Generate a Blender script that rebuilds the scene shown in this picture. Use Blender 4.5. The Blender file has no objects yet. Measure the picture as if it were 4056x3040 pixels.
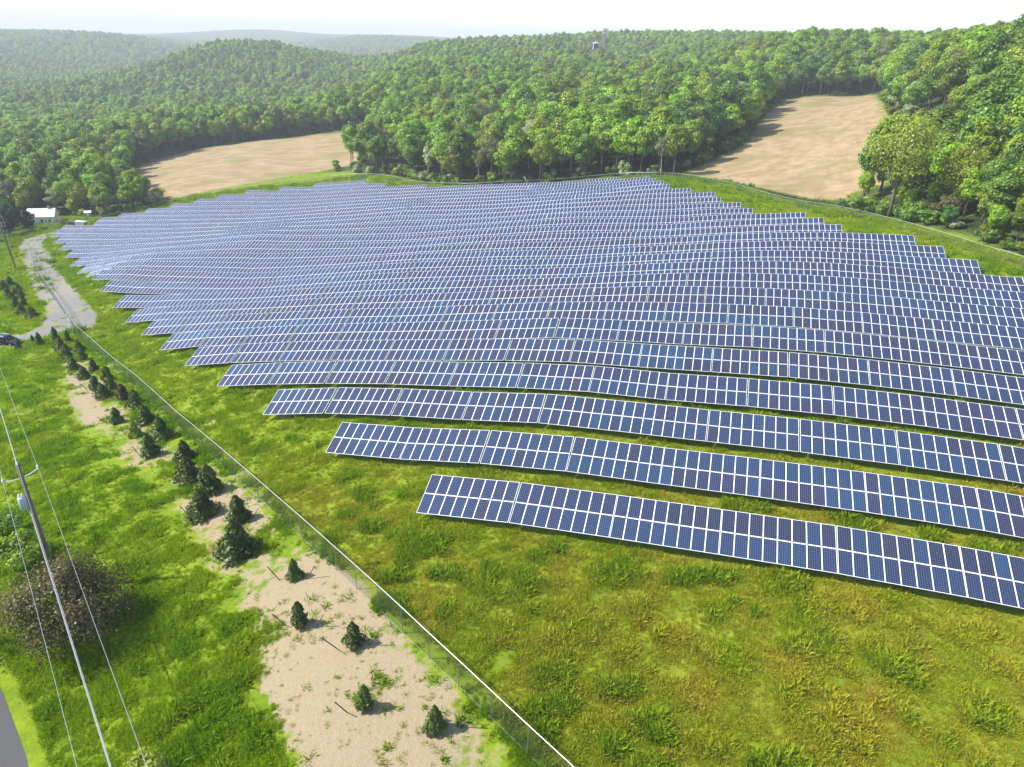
import bpy, math, random
import numpy as np
from mathutils import Matrix, Vector

random.seed(7)
RNG = np.random.default_rng(11)
scene = bpy.context.scene
COL = scene.collection
R_ = math.radians

# ------------------------------------------------------------------ camera, sky, sun, exposure
CAM_H = 37.0
PITCH_DOWN, ROLL = R_(26.5), R_(-2.0)
cam_data = bpy.data.cameras.new('camera')
cam_data.sensor_width = 36.0
cam_data.lens = 36.0*2766/4056
cam_data.clip_start = 0.5
cam_data.clip_end = 20000
cam = bpy.data.objects.new('camera', cam_data)
COL.objects.link(cam)
_f = Vector((0, math.cos(PITCH_DOWN), -math.sin(PITCH_DOWN)))
_r = Vector((1, 0, 0)); _u = Vector((0, math.sin(PITCH_DOWN), math.cos(PITCH_DOWN)))
_rc = math.cos(ROLL)*_r - math.sin(ROLL)*_u
_uc = math.sin(ROLL)*_r + math.cos(ROLL)*_u
_m = Matrix((_rc, _uc, -_f)).transposed().to_4x4()
_m.translation = (0, 0, CAM_H)
cam.matrix_world = _m
scene.camera = cam

SUN_ELEV = 45.0          # degrees; light comes from the left (west) of the picture
SUN_AZ = 270.0           # clockwise from +Y
world = bpy.data.worlds.new('World'); scene.world = world; world.use_nodes = True
wn = world.node_tree
bg = wn.nodes['Background']
sky = wn.nodes.new('ShaderNodeTexSky'); sky.sky_type = 'NISHITA'
sky.sun_disc = False
sky.sun_elevation = R_(SUN_ELEV); sky.sun_rotation = R_(SUN_AZ)
sky.air_density = 0.9; sky.dust_density = 0.9; sky.ozone_density = 1.2; sky.altitude = 200
wn.links.new(sky.outputs[0], bg.inputs[0]); bg.inputs[1].default_value = 0.15
sd = bpy.data.lights.new('sun', 'SUN'); sd.energy = 4.0; sd.angle = R_(0.53); sd.color = (1.0, 0.94, 0.82)
sun = bpy.data.objects.new('sun', sd); COL.objects.link(sun)
_az = R_(SUN_AZ); _e = R_(SUN_ELEV)
_to = Vector((math.sin(_az)*math.cos(_e), math.cos(_az)*math.cos(_e), math.sin(_e)))
sun.rotation_euler = _to.to_track_quat('Z', 'Y').to_euler()
sun.location = (-60, 0, 90)
vs = scene.view_settings
vs.view_transform = 'Standard'; vs.look = 'None'; vs.gamma = 1.0; vs.exposure = 0.92; vs.use_curve_mapping = False
scene.cycles.use_denoising = True
scene.cycles.max_bounces = 6; scene.cycles.diffuse_bounces = 2; scene.cycles.glossy_bounces = 2
scene.cycles.transmission_bounces = 3; scene.cycles.volume_bounces = 0; scene.cycles.transparent_max_bounces = 24
scene.cycles.caustics_reflective = False; scene.cycles.caustics_refractive = False

# ------------------------------------------------------------------ terrain (survey heights, metres)
CTRL = [(-31, 29, -4.2), (-42, 55, -5.2), (-36, 43, -4.4), (-91, 114, -15.5), (-60, 60, -8), (-112, 150, -20.5), (-133, 165, -24.5), (-60, 20, -7), (-15, 30, -0.8), (0, 12, 0), (0, 28, 0.8), (30, 12, 2.8), (60, 20, 5.2), (95, 60, 7), (-100, 60, -14), (-182, 266, -33), (-235, 300, -40), (-172, 470, -30), (-205, 400, -34), (-107, 470, -22), (-150, 330, -28), (-330, 400, -49), (-336, 497, -50), (-150, 560, -30), (-250, 560, -42), (0, 300, -12.5), (0, 400, -11), (50, 350, -4), (20, 320, -9), (-60, 400, -18), (102, 591, 1), (-66, 898, 0), (-130, 688, -19), (30, 700, -2), (60, 249, -4), (109, 345, 5), (200, 440, 12), (78, 184, 1), (83, 160, 4), (81, 113, 6.3), (150, 390, 8), (95, 290, 1.5), (120, 140, 11), (175, 279, 24), (186, 377, 17), (187, 517, 22), (140, 459, 6), (230, 300, 30), (260, 450, 26), (110, 210, 9), (140, 250, 15), (93, 895, 4), (115, 1150, 24), (200, 980, 22), (60, 800, 2), (400, 800, 28), (-145, 1191, 3), (-20, 1300, 10), (-631, 1250, -50), (-577, 1276, -28), (-532, 1295, -12), (-482, 1314, -4), (-432, 1332, -6), (-385, 1346, -15), (-311, 1365, -24), (-250, 1327, -26), (-560, 947, -52), (-416, 909, -45), (-307, 952, -40), (-217, 976, -34), (-240, 690, -47), (-160, 690, -36), (-413, 685, -58), (-948, 1761, -75), (-1023, 1601, -72), (-650, 1800, -66), (-400, 1800, -52), (-1461, 2151, -34), (-1358, 2217, -25), (-1236, 2287, -23), (-1130, 2342, -38), (-1016, 2284, -53), (-1800, 2100, -45), (-700, 2500, -60), (-300, 2300, -50), (-100, 2300, -30), (300, 2000, 10), (-934, 3269, -50), (-729, 3321, -15), (-519, 3360, -8), (-303, 3386, -14), (-73, 2999, -14), (200, 3300, -24), (-1300, 3300, -60), (-2600, 3600, -40), (900, 3000, 0), (-2741, 5337, -42), (-2451, 5477, -24), (-2219, 5575, 1), (-1977, 5665, 18), (-1725, 5747, 18), (-1537, 5800, -8), (-1102, 5898, 9), (-534, 5976, 2), (-147, 5998, -10), (-3800, 5000, -50), (800, 6000, -20), (2500, 5500, -20), (-2500, 7800, -60), (0, 8000, -60), (3000, 7800, -60), (-6000, 6000, -60), (-6500, 2500, -70), (-2500, 1200, -70), (-1000, 600, -66), (-500, 250, -58), (-2500, 300, -70), (600, 300, 40), (1500, 800, 35), (4000, 2500, 10), (5000, 500, 10), (300, 100, 22), (150, 20, 10), (150, -100, 8), (0, -60, -3), (-100, -60, -14), (-500, -300, -50), (500, -300, 15), (0, -1500, -20), (-4000, -800, -60), (4000, -800, 0), (-6.5, 50.6, 0.6), (-17.1, 61.7, -0.9), (-27.3, 72.8, -3.1), (-37.2, 83.8, -5.4), (-46.6, 94.5, -7.9), (-55.8, 105.3, -10.6), (-64.3, 115.8, -12.6), (-73.0, 126.4, -14.9), (-81.1, 136.9, -15.9), (-89.7, 147.4, -16.3), (-97.1, 157.6, -17.3), (-114.3, 178.8, -23.3), (-122.5, 189.2, -24.7), (-130.4, 199.6, -25.5), (-138.5, 210.0, -26.5), (-146.6, 220.5, -27.5), (-154.7, 230.9, -28.4), (-157.2, 239.7, -29.2), (-148.9, 245.4, -28.8), (-153.0, 254.7, -30.1), (-149.3, 261.7, -29.7), (-141.9, 267.6, -29.0), (-134.9, 273.7, -28.2), (-127.7, 279.7, -27.3), (-120.6, 285.7, -26.5), (-111.4, 291.2, -25.5), (-98.6, 295.5, -24.6), (-85.5, 299.9, -23.6), (-7.5, 47.0, 0.5), (-18.1, 58.1, -1.1), (-28.2, 69.1, -3.5), (-38.0, 80.0, -5.7), (-47.3, 90.8, -8.2), (-56.4, 101.5, -10.7), (-64.9, 112.1, -12.8), (-73.6, 122.7, -14.9), (-81.8, 133.1, -16.1), (-90.1, 143.6, -16.5), (-98.0, 154.0, -17.5), (-106.6, 164.5, -20.9), (-115.0, 175.0, -23.5), (-123.1, 185.5, -25.0), (-131.2, 195.9, -25.8), (-139.5, 206.4, -26.7), (-147.5, 216.8, -27.7), (-155.4, 227.1, -28.5), (71.1, 109.1, 5.3), (71.8, 117.0, 5.2), (72.1, 125.0, 5.0), (63.7, 135.5, 4.1), (63.8, 143.5, 3.5), (64.5, 151.4, 3.0), (56.4, 161.9, 1.1), (56.1, 170.0, 0.8), (53.5, 178.9, 0.2), (54.0, 186.8, -0.1), (50.2, 196.0, -0.9), (44.4, 205.7, -1.9), (42.9, 214.3, -2.5), (40.5, 223.0, -3.6), (39.3, 231.5, -4.8), (36.9, 240.3, -6.1), (-37.6, 269.9, -17.0), (-53.1, 282.4, -19.1), (-58.7, 292.1, -19.6), (-40.9, 101.0, -7.4), (-44.2, 110.0, -8.5), (-47.5, 119.1, -9.9), (-50.8, 128.1, -11.2), (-54.1, 137.2, -12.4), (-57.4, 146.2, -13.3), (-60.6, 155.2, -13.9), (-63.8, 164.2, -14.2), (-67.0, 173.2, -14.5), (-70.2, 182.2, -15.0), (-73.5, 191.3, -15.9), (-76.9, 200.3, -17.8), (-80.2, 209.4, -19.2), (-83.6, 218.4, -20.5), (-86.9, 227.5, -21.7), (-90.1, 236.5, -22.6), (-93.4, 245.5, -23.4), (-96.6, 254.5, -23.9), (-99.8, 263.6, -24.6), (-103.0, 272.6, -25.0), (-106.2, 281.6, -25.2), (-10.6, 59.9, -0.2), (-11.9, 68.3, -0.2), (-13.2, 76.8, -0.9), (-14.5, 85.3, -1.8), (-15.9, 93.8, -2.7), (-17.2, 102.2, -3.7), (-18.6, 110.7, -4.5), (-19.9, 119.2, -5.2), (-21.2, 127.6, -6.0), (-22.6, 136.1, -6.7), (-23.9, 144.6, -7.5), (-25.2, 153.1, -8.6), (-26.6, 161.5, -9.6), (-27.9, 170.0, -10.3), (-29.2, 178.5, -10.7), (-30.6, 187.0, -11.2), (-31.9, 195.4, -11.5), (-33.2, 203.9, -12.1), (-34.5, 212.4, -12.7), (-35.9, 220.8, -13.7), (-37.2, 229.3, -14.7), (-38.6, 237.8, -15.5), (-39.9, 246.3, -16.1), (-41.2, 254.7, -16.8), (-42.6, 263.2, -17.5), (-43.9, 271.7, -17.9), (4.9, 47.3, 2.0), (5.3, 55.3, 2.2), (5.7, 63.3, 2.3), (6.2, 71.2, 2.0), (6.7, 79.2, 1.7), (7.1, 87.1, 1.5), (7.6, 95.1, 0.8), (8.1, 103.0, 0.2), (8.6, 110.9, -0.7), (9.1, 118.9, -1.4), (9.6, 126.8, -2.1), (10.1, 134.8, -2.6), (10.6, 142.7, -3.1), (11.0, 150.7, -3.2), (11.5, 158.6, -3.7), (12.0, 166.6, -3.9), (12.4, 174.5, -4.2), (12.9, 182.5, -4.8), (13.4, 190.4, -5.4), (13.9, 198.4, -5.8), (14.4, 206.3, -6.5), (14.9, 214.3, -7.2), (15.4, 222.2, -7.6), (15.8, 230.2, -8.0), (16.3, 238.1, -9.0), (16.8, 246.1, -9.8), (14.1, 52.7, 2.8), (15.6, 60.4, 3.0), (17.0, 68.1, 2.8), (18.5, 75.8, 2.8), (19.9, 83.4, 2.7), (21.4, 91.1, 2.8), (22.8, 98.8, 2.6), (24.3, 106.4, 2.1), (25.8, 114.1, 1.5), (27.3, 121.7, 1.0), (28.8, 129.4, 0.5), (30.4, 137.0, -0.0), (31.9, 144.7, -0.5), (33.4, 152.3, -1.0), (34.8, 160.0, -1.4), (36.3, 167.7, -1.6), (37.7, 175.3, -1.6), (39.2, 183.0, -1.7), (40.7, 190.7, -2.0), (42.1, 198.3, -1.9), (43.6, 206.0, -2.0), (35.7, 38.4, 3.7), (39.9, 45.3, 4.3), (44.2, 52.2, 4.4), (48.5, 59.0, 4.7), (52.8, 65.8, 4.8), (57.1, 72.7, 5.0), (61.4, 79.5, 5.2), (65.7, 86.4, 5.3), (70.1, 93.2, 5.2), (74.5, 100.0, 5.3), (38.9, 110.3, 3.5), (54.1, 105.9, 4.7)]
def _warp(x, y):
    return np.arctan2(x, y + 12.0) * 2.2, np.log(np.hypot(x, y + 12.0) + 15.0)
def _tps_fit(ctrl, lam=1.5e-3):
    c = np.array(ctrl, float); u, v = _warp(c[:, 0], c[:, 1]); n = len(c)
    d2 = (u[:, None]-u)**2 + (v[:, None]-v)**2
    K = np.where(d2 > 0, .5*d2*np.log(d2 + 1e-20), 0) + lam*np.eye(n)
    Pm = np.c_[np.ones(n), u, v]
    A = np.zeros((n+3, n+3)); A[:n, :n] = K; A[:n, n:] = Pm; A[n:, :n] = Pm.T
    w = np.linalg.solve(A, np.r_[c[:, 2], 0, 0, 0])
    return u, v, w
_TP = _tps_fit(CTRL)
def gz(x, y):
    """ground height at plan position (metres)"""
    x = np.asarray(x, float); y = np.asarray(y, float); sh = np.broadcast(x, y).shape
    x = np.broadcast_to(x, sh).ravel(); y = np.broadcast_to(y, sh).ravel()
    u0, v0, w = _TP; out = np.empty(x.size)
    for i in range(0, x.size, 20000):
        u, v = _warp(x[i:i+20000], y[i:i+20000])
        d2 = (u[:, None]-u0)**2 + (v[:, None]-v0)**2
        out[i:i+20000] = (.5*d2*np.log(d2 + 1e-20))@w[:-3] + w[-3] + w[-2]*u + w[-1]*v
    return out.reshape(sh) if sh else float(out[0])

def sdist(poly, x, y):
    """signed distance to a plan polygon, positive inside"""
    x = np.asarray(x, float); y = np.asarray(y, float)
    d = np.full(x.shape, 1e18); ins = np.zeros(x.shape, bool)
    n = len(poly)
    for i in range(n):
        x1, y1 = poly[i]; x2, y2 = poly[(i+1) % n]
        ex, ey = x2-x1, y2-y1
        t = np.clip(((x-x1)*ex + (y-y1)*ey)/(ex*ex+ey*ey+1e-12), 0, 1)
        d = np.minimum(d, (x-x1-t*ex)**2 + (y-y1-t*ey)**2)
        c = ((y1 > y) != (y2 > y)) & (x < ex*(y-y1)/(ey if abs(ey) > 1e-9 else 1e-9) + x1)
        ins ^= c
    d = np.sqrt(d)
    return np.where(ins, d, -d)
def polyline_dist(pl, x, y):
    d = np.full(np.shape(x), 1e18)
    for (x1, y1), (x2, y2) in zip(pl[:-1], pl[1:]):
        ex, ey = x2-x1, y2-y1
        t = np.clip(((x-x1)*ex+(y-y1)*ey)/(ex*ex+ey*ey), 0, 1)
        d = np.minimum(d, (x-x1-t*ex)**2+(y-y1-t*ey)**2)
    return np.sqrt(d)
def _hash(i, j, s):
    h = (i*374761393 + j*668265263 + s*1442695041) & 0xffffffff
    h = ((h ^ (h >> 13))*1274126177) & 0xffffffff
    return ((h ^ (h >> 16)) & 0xffff)/65535.0
def vnoise(x, y, scale, seed=0, octaves=3):
    """value noise 0..1"""
    out = 0; amp = 1; tot = 0
    for o in range(octaves):
        X = np.asarray(x, float)/scale; Y = np.asarray(y, float)/scale
        i = np.floor(X).astype(np.int64); j = np.floor(Y).astype(np.int64)
        fx = X-i; fy = Y-j; fx = fx*fx*(3-2*fx); fy = fy*fy*(3-2*fy)
        a = _hash(i, j, seed+o); b = _hash(i+1, j, seed+o); c = _hash(i, j+1, seed+o); d = _hash(i+1, j+1, seed+o)
        out = out + amp*((a*(1-fx)+b*fx)*(1-fy)+(c*(1-fx)+d*fx)*fy)
        tot += amp; amp *= .5; scale *= .5
    return out/tot
def sstep(a, b, x):
    t = np.clip((x-a)/(b-a), 0, 1); return t*t*(3-2*t)

# ------------------------------------------------------------------ object helpers
def tag(o, label=None, cat=None, group=None, kind=None):
    if label: o['label'] = label
    if cat: o['category'] = cat
    if group: o['group'] = group
    if kind: o['kind'] = kind
    return o
def empty(name, loc=(0, 0, 0), rz=0.0):
    o = bpy.data.objects.new(name, None); COL.objects.link(o)
    o.empty_display_size = .5; o.location = loc; o.rotation_euler = (0, 0, rz)
    return o
def link(name, me, parent=None, mat=None, loc=None):
    o = bpy.data.objects.new(name, me)
    COL.objects.link(o)
    if parent is not None: o.parent = parent
    if mat is not None and not me.materials: me.materials.append(mat)
    if loc is not None: o.location = loc
    return o
def mesh_np(name, V, Fq, mats=(), midx=None, smooth=False):
    """V (n,3) array, Fq list/array of equal-length faces"""
    me = bpy.data.meshes.new(name)
    V = np.asarray(V, np.float32); Fq = np.asarray(Fq, np.int32)
    k = Fq.shape[1]
    me.vertices.add(len(V)); me.vertices.foreach_set('co', V.ravel())
    me.loops.add(Fq.size); me.loops.foreach_set('vertex_index', Fq.ravel())
    me.polygons.add(len(Fq))
    me.polygons.foreach_set('loop_start', np.arange(0, Fq.size, k, dtype=np.int32))
    me.polygons.foreach_set('loop_total', np.full(len(Fq), k, np.int32))
    for m in mats: me.materials.append(m)
    if midx is not None: me.polygons.foreach_set('material_index', np.asarray(midx, np.int32))
    me.polygons.foreach_set('use_smooth', np.full(len(Fq), smooth))
    me.update(); me.validate()
    return me
class MB:
    """collects boxes, tubes and prisms into one mesh"""
    def __init__(s): s.v = []; s.f = []; s.m = []
    def add(s, vs_, fs_, mi=0):
        b = len(s.v); s.v += [tuple(v) for v in vs_]; s.f += [tuple(i+b for i in f) for f in fs_]; s.m += [mi]*len(fs_)
        return s
    def box(s, lo, hi, mi=0, rz=0.0, c=(0, 0, 0), bev=0.0):
        x0, y0, z0 = lo; x1, y1, z1 = hi
        if bev > 0:
            b = bev; ring = [(x0+b, y0), (x1-b, y0), (x1, y0+b), (x1, y1-b), (x1-b, y1), (x0+b, y1), (x0, y1-b), (x0, y0+b)]
            vs_ = []
            for z, k in ((z0, b), (z0+b, 0), (z1-b, 0), (z1, b)):
                cx, cy = (x0+x1)/2, (y0+y1)/2
                for x, y in ring:
                    sx = (abs(x-cx)-k)/abs(x-cx) if k and abs(x-cx) > k else 1
                    sy = (abs(y-cy)-k)/abs(y-cy) if k and abs(y-cy) > k else 1
                    vs_.append((cx+(x-cx)*sx, cy+(y-cy)*sy, z))
            fs_ = [tuple(range(7, -1, -1)), tuple(range(24, 32))]
            for l in range(3):
                for i in range(8): fs_.append((l*8+i, l*8+(i+1) % 8, (l+1)*8+(i+1) % 8, (l+1)*8+i))
        else:
            vs_ = [(x0, y0, z0), (x1, y0, z0), (x1, y1, z0), (x0, y1, z0), (x0, y0, z1), (x1, y0, z1), (x1, y1, z1), (x0, y1, z1)]
            fs_ = [(3, 2, 1, 0), (4, 5, 6, 7), (0, 1, 5, 4), (1, 2, 6, 5), (2, 3, 7, 6), (3, 0, 4, 7)]
        if rz:
            cc, ss = math.cos(rz), math.sin(rz)
            vs_ = [(c[0]+(x-c[0])*cc-(y-c[1])*ss, c[1]+(x-c[0])*ss+(y-c[1])*cc, z) for x, y, z in vs_]
        return s.add(vs_, fs_, mi)
    def tube(s, pts, rad, n=6, mi=0, caps=True):
        pts = [Vector(p) for p in pts]; rs = rad if isinstance(rad, (list, tuple)) else [rad]*len(pts)
        vs_ = []; prev = None
        for i, p in enumerate(pts):
            d = (pts[min(i+1, len(pts)-1)]-pts[max(i-1, 0)]).normalized()
            a = d.orthogonal().normalized() if prev is None else (prev - d*prev.dot(d)).normalized()
            prev = a; b = d.cross(a)
            for k in range(n):
                t = 2*math.pi*k/n; vs_.append(p + (a*math.cos(t)+b*math.sin(t))*rs[i])
        fs_ = []
        for i in range(len(pts)-1):
            for k in range(n): fs_.append((i*n+k, i*n+(k+1) % n, (i+1)*n+(k+1) % n, (i+1)*n+k))
        if caps: fs_ += [tuple(range(n-1, -1, -1)), tuple(range((len(pts)-1)*n, len(pts)*n))]
        return s.add(vs_, fs_, mi)
    def prism(s, prof, axis_lo, axis_hi, mi=0):
        """profile of (x,z) points extruded along y"""
        n = len(prof)
        vs_ = [(x, axis_lo, z) for x, z in prof]+[(x, axis_hi, z) for x, z in prof]
        fs_ = [tuple(range(n)), tuple(range(2*n-1, n-1, -1))]
        for i in range(n): fs_.append((i, i+n, (i+1) % n+n, (i+1) % n))
        return s.add(vs_, fs_, mi)
    def mesh(s, name, mats, smooth=False):
        me = bpy.data.meshes.new(name); me.from_pydata(s.v, [], s.f)
        for m in (mats if isinstance(mats, (list, tuple)) else [mats]): me.materials.append(m)
        me.polygons.foreach_set('material_index', s.m)
        me.polygons.foreach_set('use_smooth', [smooth]*len(s.f))
        me.update(); return me
    def build(s, name, mats, parent=None, smooth=False, loc=None): return link(name, s.mesh(name, mats, smooth), parent, None, loc)

# ------------------------------------------------------------------ materials
class NT:
    def __init__(s, name):
        s.mat = bpy.data.materials.new(name); s.mat.use_nodes = True
        s.t = s.mat.node_tree; s.t.nodes.clear(); s.out = s.t.nodes.new('ShaderNodeOutputMaterial')
    def n(s, typ, props=None, **ins):
        nd = s.t.nodes.new('ShaderNode'+typ)
        for k, v in (props or {}).items(): setattr(nd, k, v)
        for k, v in ins.items():
            key = int(k[1:]) if k[0] == '_' and k[1:].isdigit() else k.replace('_', ' ')
            s.set(nd.inputs[key], v)
        return nd
    def set(s, sock, v):
        if isinstance(v, bpy.types.NodeSocket): s.t.links.new(v, sock)
        elif isinstance(v, bpy.types.Node): s.t.links.new(v.outputs[0], sock)
        elif isinstance(v, (tuple, list)): sock.default_value = tuple(v)+(1,)*(len(sock.default_value)-len(v))
        else: sock.default_value = v
    def mix(s, fac, a, b, mode='MIX'):
        nd = s.t.nodes.new('ShaderNodeMix'); nd.data_type = 'RGBA'; nd.blend_type = mode
        s.set(nd.inputs[0], fac); s.set(nd.inputs[6], a); s.set(nd.inputs[7], b)
        return nd.outputs[2]
    def math(s, op, a, b=0.0, clamp=False):
        nd = s.t.nodes.new('ShaderNodeMath'); nd.operation = op; nd.use_clamp = clamp
        s.set(nd.inputs[0], a); s.set(nd.inputs[1], b); return nd.outputs[0]
    def noise(s, scale, detail=3, rough=.55, vec=None, dist=0.0):
        nd = s.n('TexNoise'); nd.inputs['Scale'].default_value = scale; nd.inputs['Detail'].default_value = detail
        nd.inputs['Roughness'].default_value = rough; nd.inputs['Distortion'].default_value = dist
        if vec is not None: s.set(nd.inputs['Vector'], vec)
        return nd.outputs[0]
    def ramp(s, fac, lo, hi):
        nd = s.n('MapRange'); s.set(nd.inputs[0], fac); nd.inputs[1].default_value = lo; nd.inputs[2].default_value = hi
        nd.interpolation_type = 'SMOOTHSTEP'; return nd.outputs[0]
    def coord(s, which='Object'): return s.n('TexCoord').outputs[which]
    def attr(s, name, typ='GEOMETRY', out='Fac'):
        nd = s.n('Attribute', dict(attribute_name=name, attribute_type=typ)); return nd.outputs[out]
    def principled(s, color, rough=.6, metallic=0.0, spec=.5, bump=None, bump_s=.3, bump_d=.1, **kw):
        b = s.n('BsdfPrincipled'); s.set(b.inputs['Base Color'], color); s.set(b.inputs['Roughness'], rough)
        b.inputs['Metallic'].default_value = metallic; b.inputs['Specular IOR Level'].default_value = spec
        if bump is not None:
            bp = s.n('Bump'); bp.inputs['Strength'].default_value = bump_s; bp.inputs['Distance'].default_value = bump_d
            s.set(bp.inputs['Height'], bump); s.t.links.new(bp.outputs[0], b.inputs['Normal'])
        for k, v in kw.items(): s.set(b.inputs[k.replace('_', ' ')], v)
        s.t.links.new(b.outputs[0], s.out.inputs[0]); return b
def simple(name, color, rough=.6, metallic=0.0, var=.12, scale=3.0, spec=.5):
    m = NT(name); n = m.noise(scale, 4, .6, m.coord())
    c = m.mix(n, tuple(v*(1-var) for v in color), tuple(min(1, v*(1+var)) for v in color))
    m.principled(c, rough, metallic, spec); return m.mat

def leaf_mat(name, c_dark, c_light, transl=.35, var=.25):
    """foliage: clump-scale and per-tree colour variety, light passes through the leaves"""
    m = NT(name)
    oi = m.n('ObjectInfo')
    n = m.noise(.55, 3, .6, m.coord())
    base = m.mix(m.ramp(n, .3, .72), tuple(v*1.75 for v in c_dark), tuple(v*1.75 for v in c_light))
    r = m.math('ADD', m.math('MULTIPLY', oi.outputs['Random'], var*2.2), 1-var)
    hs = m.n('HueSaturation'); m.set(hs.inputs['Color'], base); m.set(hs.inputs['Value'], r)
    m.set(hs.inputs['Hue'], m.math('ADD', m.math('MULTIPLY', oi.outputs['Random'], .03), .488))
    d = m.n('BsdfDiffuse'); m.set(d.inputs[0], hs.outputs[0])
    t = m.n('BsdfTranslucent'); m.set(t.inputs[0], hs.outputs[0])
    g = m.n('BsdfGlossy'); g.inputs['Roughness'].default_value = .45; g.inputs[0].default_value = (.9, .95, 1, 1)
    x = m.n('MixShader'); x.inputs[0].default_value = transl
    m.t.links.new(d.outputs[0], x.inputs[1]); m.t.links.new(t.outputs[0], x.inputs[2])
    x2 = m.n('MixShader'); x2.inputs[0].default_value = .025
    m.t.links.new(x.outputs[0], x2.inputs[1]); m.t.links.new(g.outputs[0], x2.inputs[2])
    m.t.links.new(x2.outputs[0], m.out.inputs[0])
    return m.mat

M = {}
M['bark'] = simple('bark', (.11, .085, .065), .9, var=.35, scale=2)
M['bark_pale'] = simple('bark_pale', (.32, .29, .25), .9, var=.3, scale=2)
M['pole_wood'] = simple('pole_wood', (.17, .145, .12), .9, var=.3, scale=1.5)
M['stake_wood'] = simple('stake_wood', (.12, .09, .065), .9, var=.3, scale=6)
M['galv'] = simple('galvanised_steel', (.42, .43, .44), .42, .7, var=.1)
M['rail_bright'] = simple('galvanised_rail', (.62, .63, .64), .35, .55, var=.08)
M['alu'] = simple('aluminium_frame', (.86, .86, .86), .5, .0, var=.03, scale=1)
M['white_paint'] = simple('white_paint', (.78, .78, .75), .6, var=.06)
M['white_metal'] = simple('white_metal_roof', (.80, .80, .80), .4, .1, var=.05, scale=1)
M['grey_paint'] = simple('grey_paint', (.45, .48, .50), .45, .1, var=.08)
M['dark_roof'] = simple('dark_shingle', (.045, .04, .04), .9, var=.3, scale=5)
M['glass_dark'] = simple('dark_glass', (.015, .018, .02), .06, 0, var=.02)
M['porcelain'] = simple('porcelain', (.70, .72, .74), .25, 0, var=.03)
M['cable'] = simple('aluminium_cable', (.50, .50, .50), .45, .6, var=.05)
M['tyre'] = simple('tyre_rubber', (.02, .02, .02), .85, var=.1)
M['rim'] = simple('alloy_rim', (.55, .56, .57), .3, .8, var=.05)
M['car_paint'] = simple('dark_blue_car_paint', (.008, .013, .030), .18, .3, var=.05)
M['black_trim'] = simple('black_plastic', (.015, .015, .016), .6, var=.05)
M['lamp_glass'] = simple('lamp_glass', (.7, .7, .72), .15, 0, var=.02)
M['green_box'] = simple('dark_green_cabinet', (.045, .075, .05), .5, var=.1)
M['teal_wall'] = simple('pale_teal_wall', (.16, .36, .31), .7, var=.1)
M['tank_blue'] = simple('dark_blue_tank', (.012, .018, .040), .45, .2, var=.15, scale=.5)
M['tower_steel'] = simple('tower_steel', (.26, .26, .27), .5, .5, var=.1, scale=.3)
M['asphalt'] = simple('asphalt', (.075, .075, .078), .9, var=.2, scale=9)
M['stone'] = simple('pale_stone', (.45, .42, .36), .85, var=.2, scale=2)
M['bird'] = simple('dark_feathers', (.03, .028, .025), .8, var=.1)
M['road_line'] = simple('white_road_paint', (.72, .72, .70), .8, var=.15, scale=12)

# gravel
m = NT('gravel'); co = m.coord()
n1 = m.noise(.25, 4, .6, co); n2 = m.noise(14, 3, .7, co); n3 = m.noise(.9, 4, .6, co, .6)
c = m.mix(n2, (.12, .12, .115), (.24, .235, .22)); c = m.mix(m.ramp(n1, .42, .7), c, (.24, .215, .14))
c = m.mix(m.math('MULTIPLY', m.ramp(n3, .56, .68), .75), c, (.17, .21, .03))
m.principled(c, .95, bump=n2, bump_s=.4, bump_d=.03); M['gravel'] = m.mat

# ground: grass, straw mulch, mown field, woodland floor, chosen by surveyed masks and broken up by noise
m = NT('ground'); co = m.coord()
fine = m.noise(3.2, 4, .7, co); mid = m.noise(.45, 4, .6, co); big = m.noise(.07, 3, .55, co)
green = m.mix(m.ramp(mid, .35, .68), (.150, .235, .008), (.250, .330, .014))
dryg = m.mix(m.ramp(mid, .35, .7), (.200, .215, .014), (.300, .255, .055))
grass = m.mix(m.math('MULTIPLY', m.attr('dry'), m.ramp(big, .25, .7)), green, dryg)
grass = m.mix(m.ramp(fine, .25, .8), m.mix(.4, grass, (.03, .06, .006)), grass)
straw_n = m.noise(7, 3, .7, co, 1.5)
straw = m.mix(straw_n, (.19, .145, .085), (.44, .36, .235))
bare_m = m.ramp(m.math('ADD', m.attr('bare'), m.math('MULTIPLY', m.math('SUBTRACT', m.noise(.9, 4, .65, co), .5), .9)), .42, .62)
col = m.mix(bare_m, grass, straw)
sx = m.n('Mapping'); m.set(sx.inputs[0], co); sx.inputs['Scale'].default_value = (.035, .16, 1); sx.inputs['Rotation'].default_value = (0, 0, .35)
streak = m.noise(1.0, 5, .65, sx.outputs[0]); fn = m.noise(.035, 4, .6, co); f2 = m.noise(1.6, 3, .7, co)
field = m.mix(m.ramp(streak, .3, .72), (.26, .185, .095), (.42, .32, .185)); field = m.mix(m.math('MULTIPLY', m.ramp(fn, .5, .66), .6), field, (.19, .185, .05))
field = m.mix(m.math('MULTIPLY', f2, .35), field, (.22, .155, .08))
col = m.mix(m.attr('field'), col, field)
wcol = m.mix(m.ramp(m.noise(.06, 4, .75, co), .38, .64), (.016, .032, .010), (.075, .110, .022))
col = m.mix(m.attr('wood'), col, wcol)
bh = m.math('ADD', m.math('MULTIPLY', fine, .25), m.math('MULTIPLY', m.noise(.05, 4, .75, co), m.math('MULTIPLY', m.attr('wood'), 25.0)))
m.principled(col, .95, spec=.15, bump=bh, bump_s=.7, bump_d=.35); M['ground'] = m.mat

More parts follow.
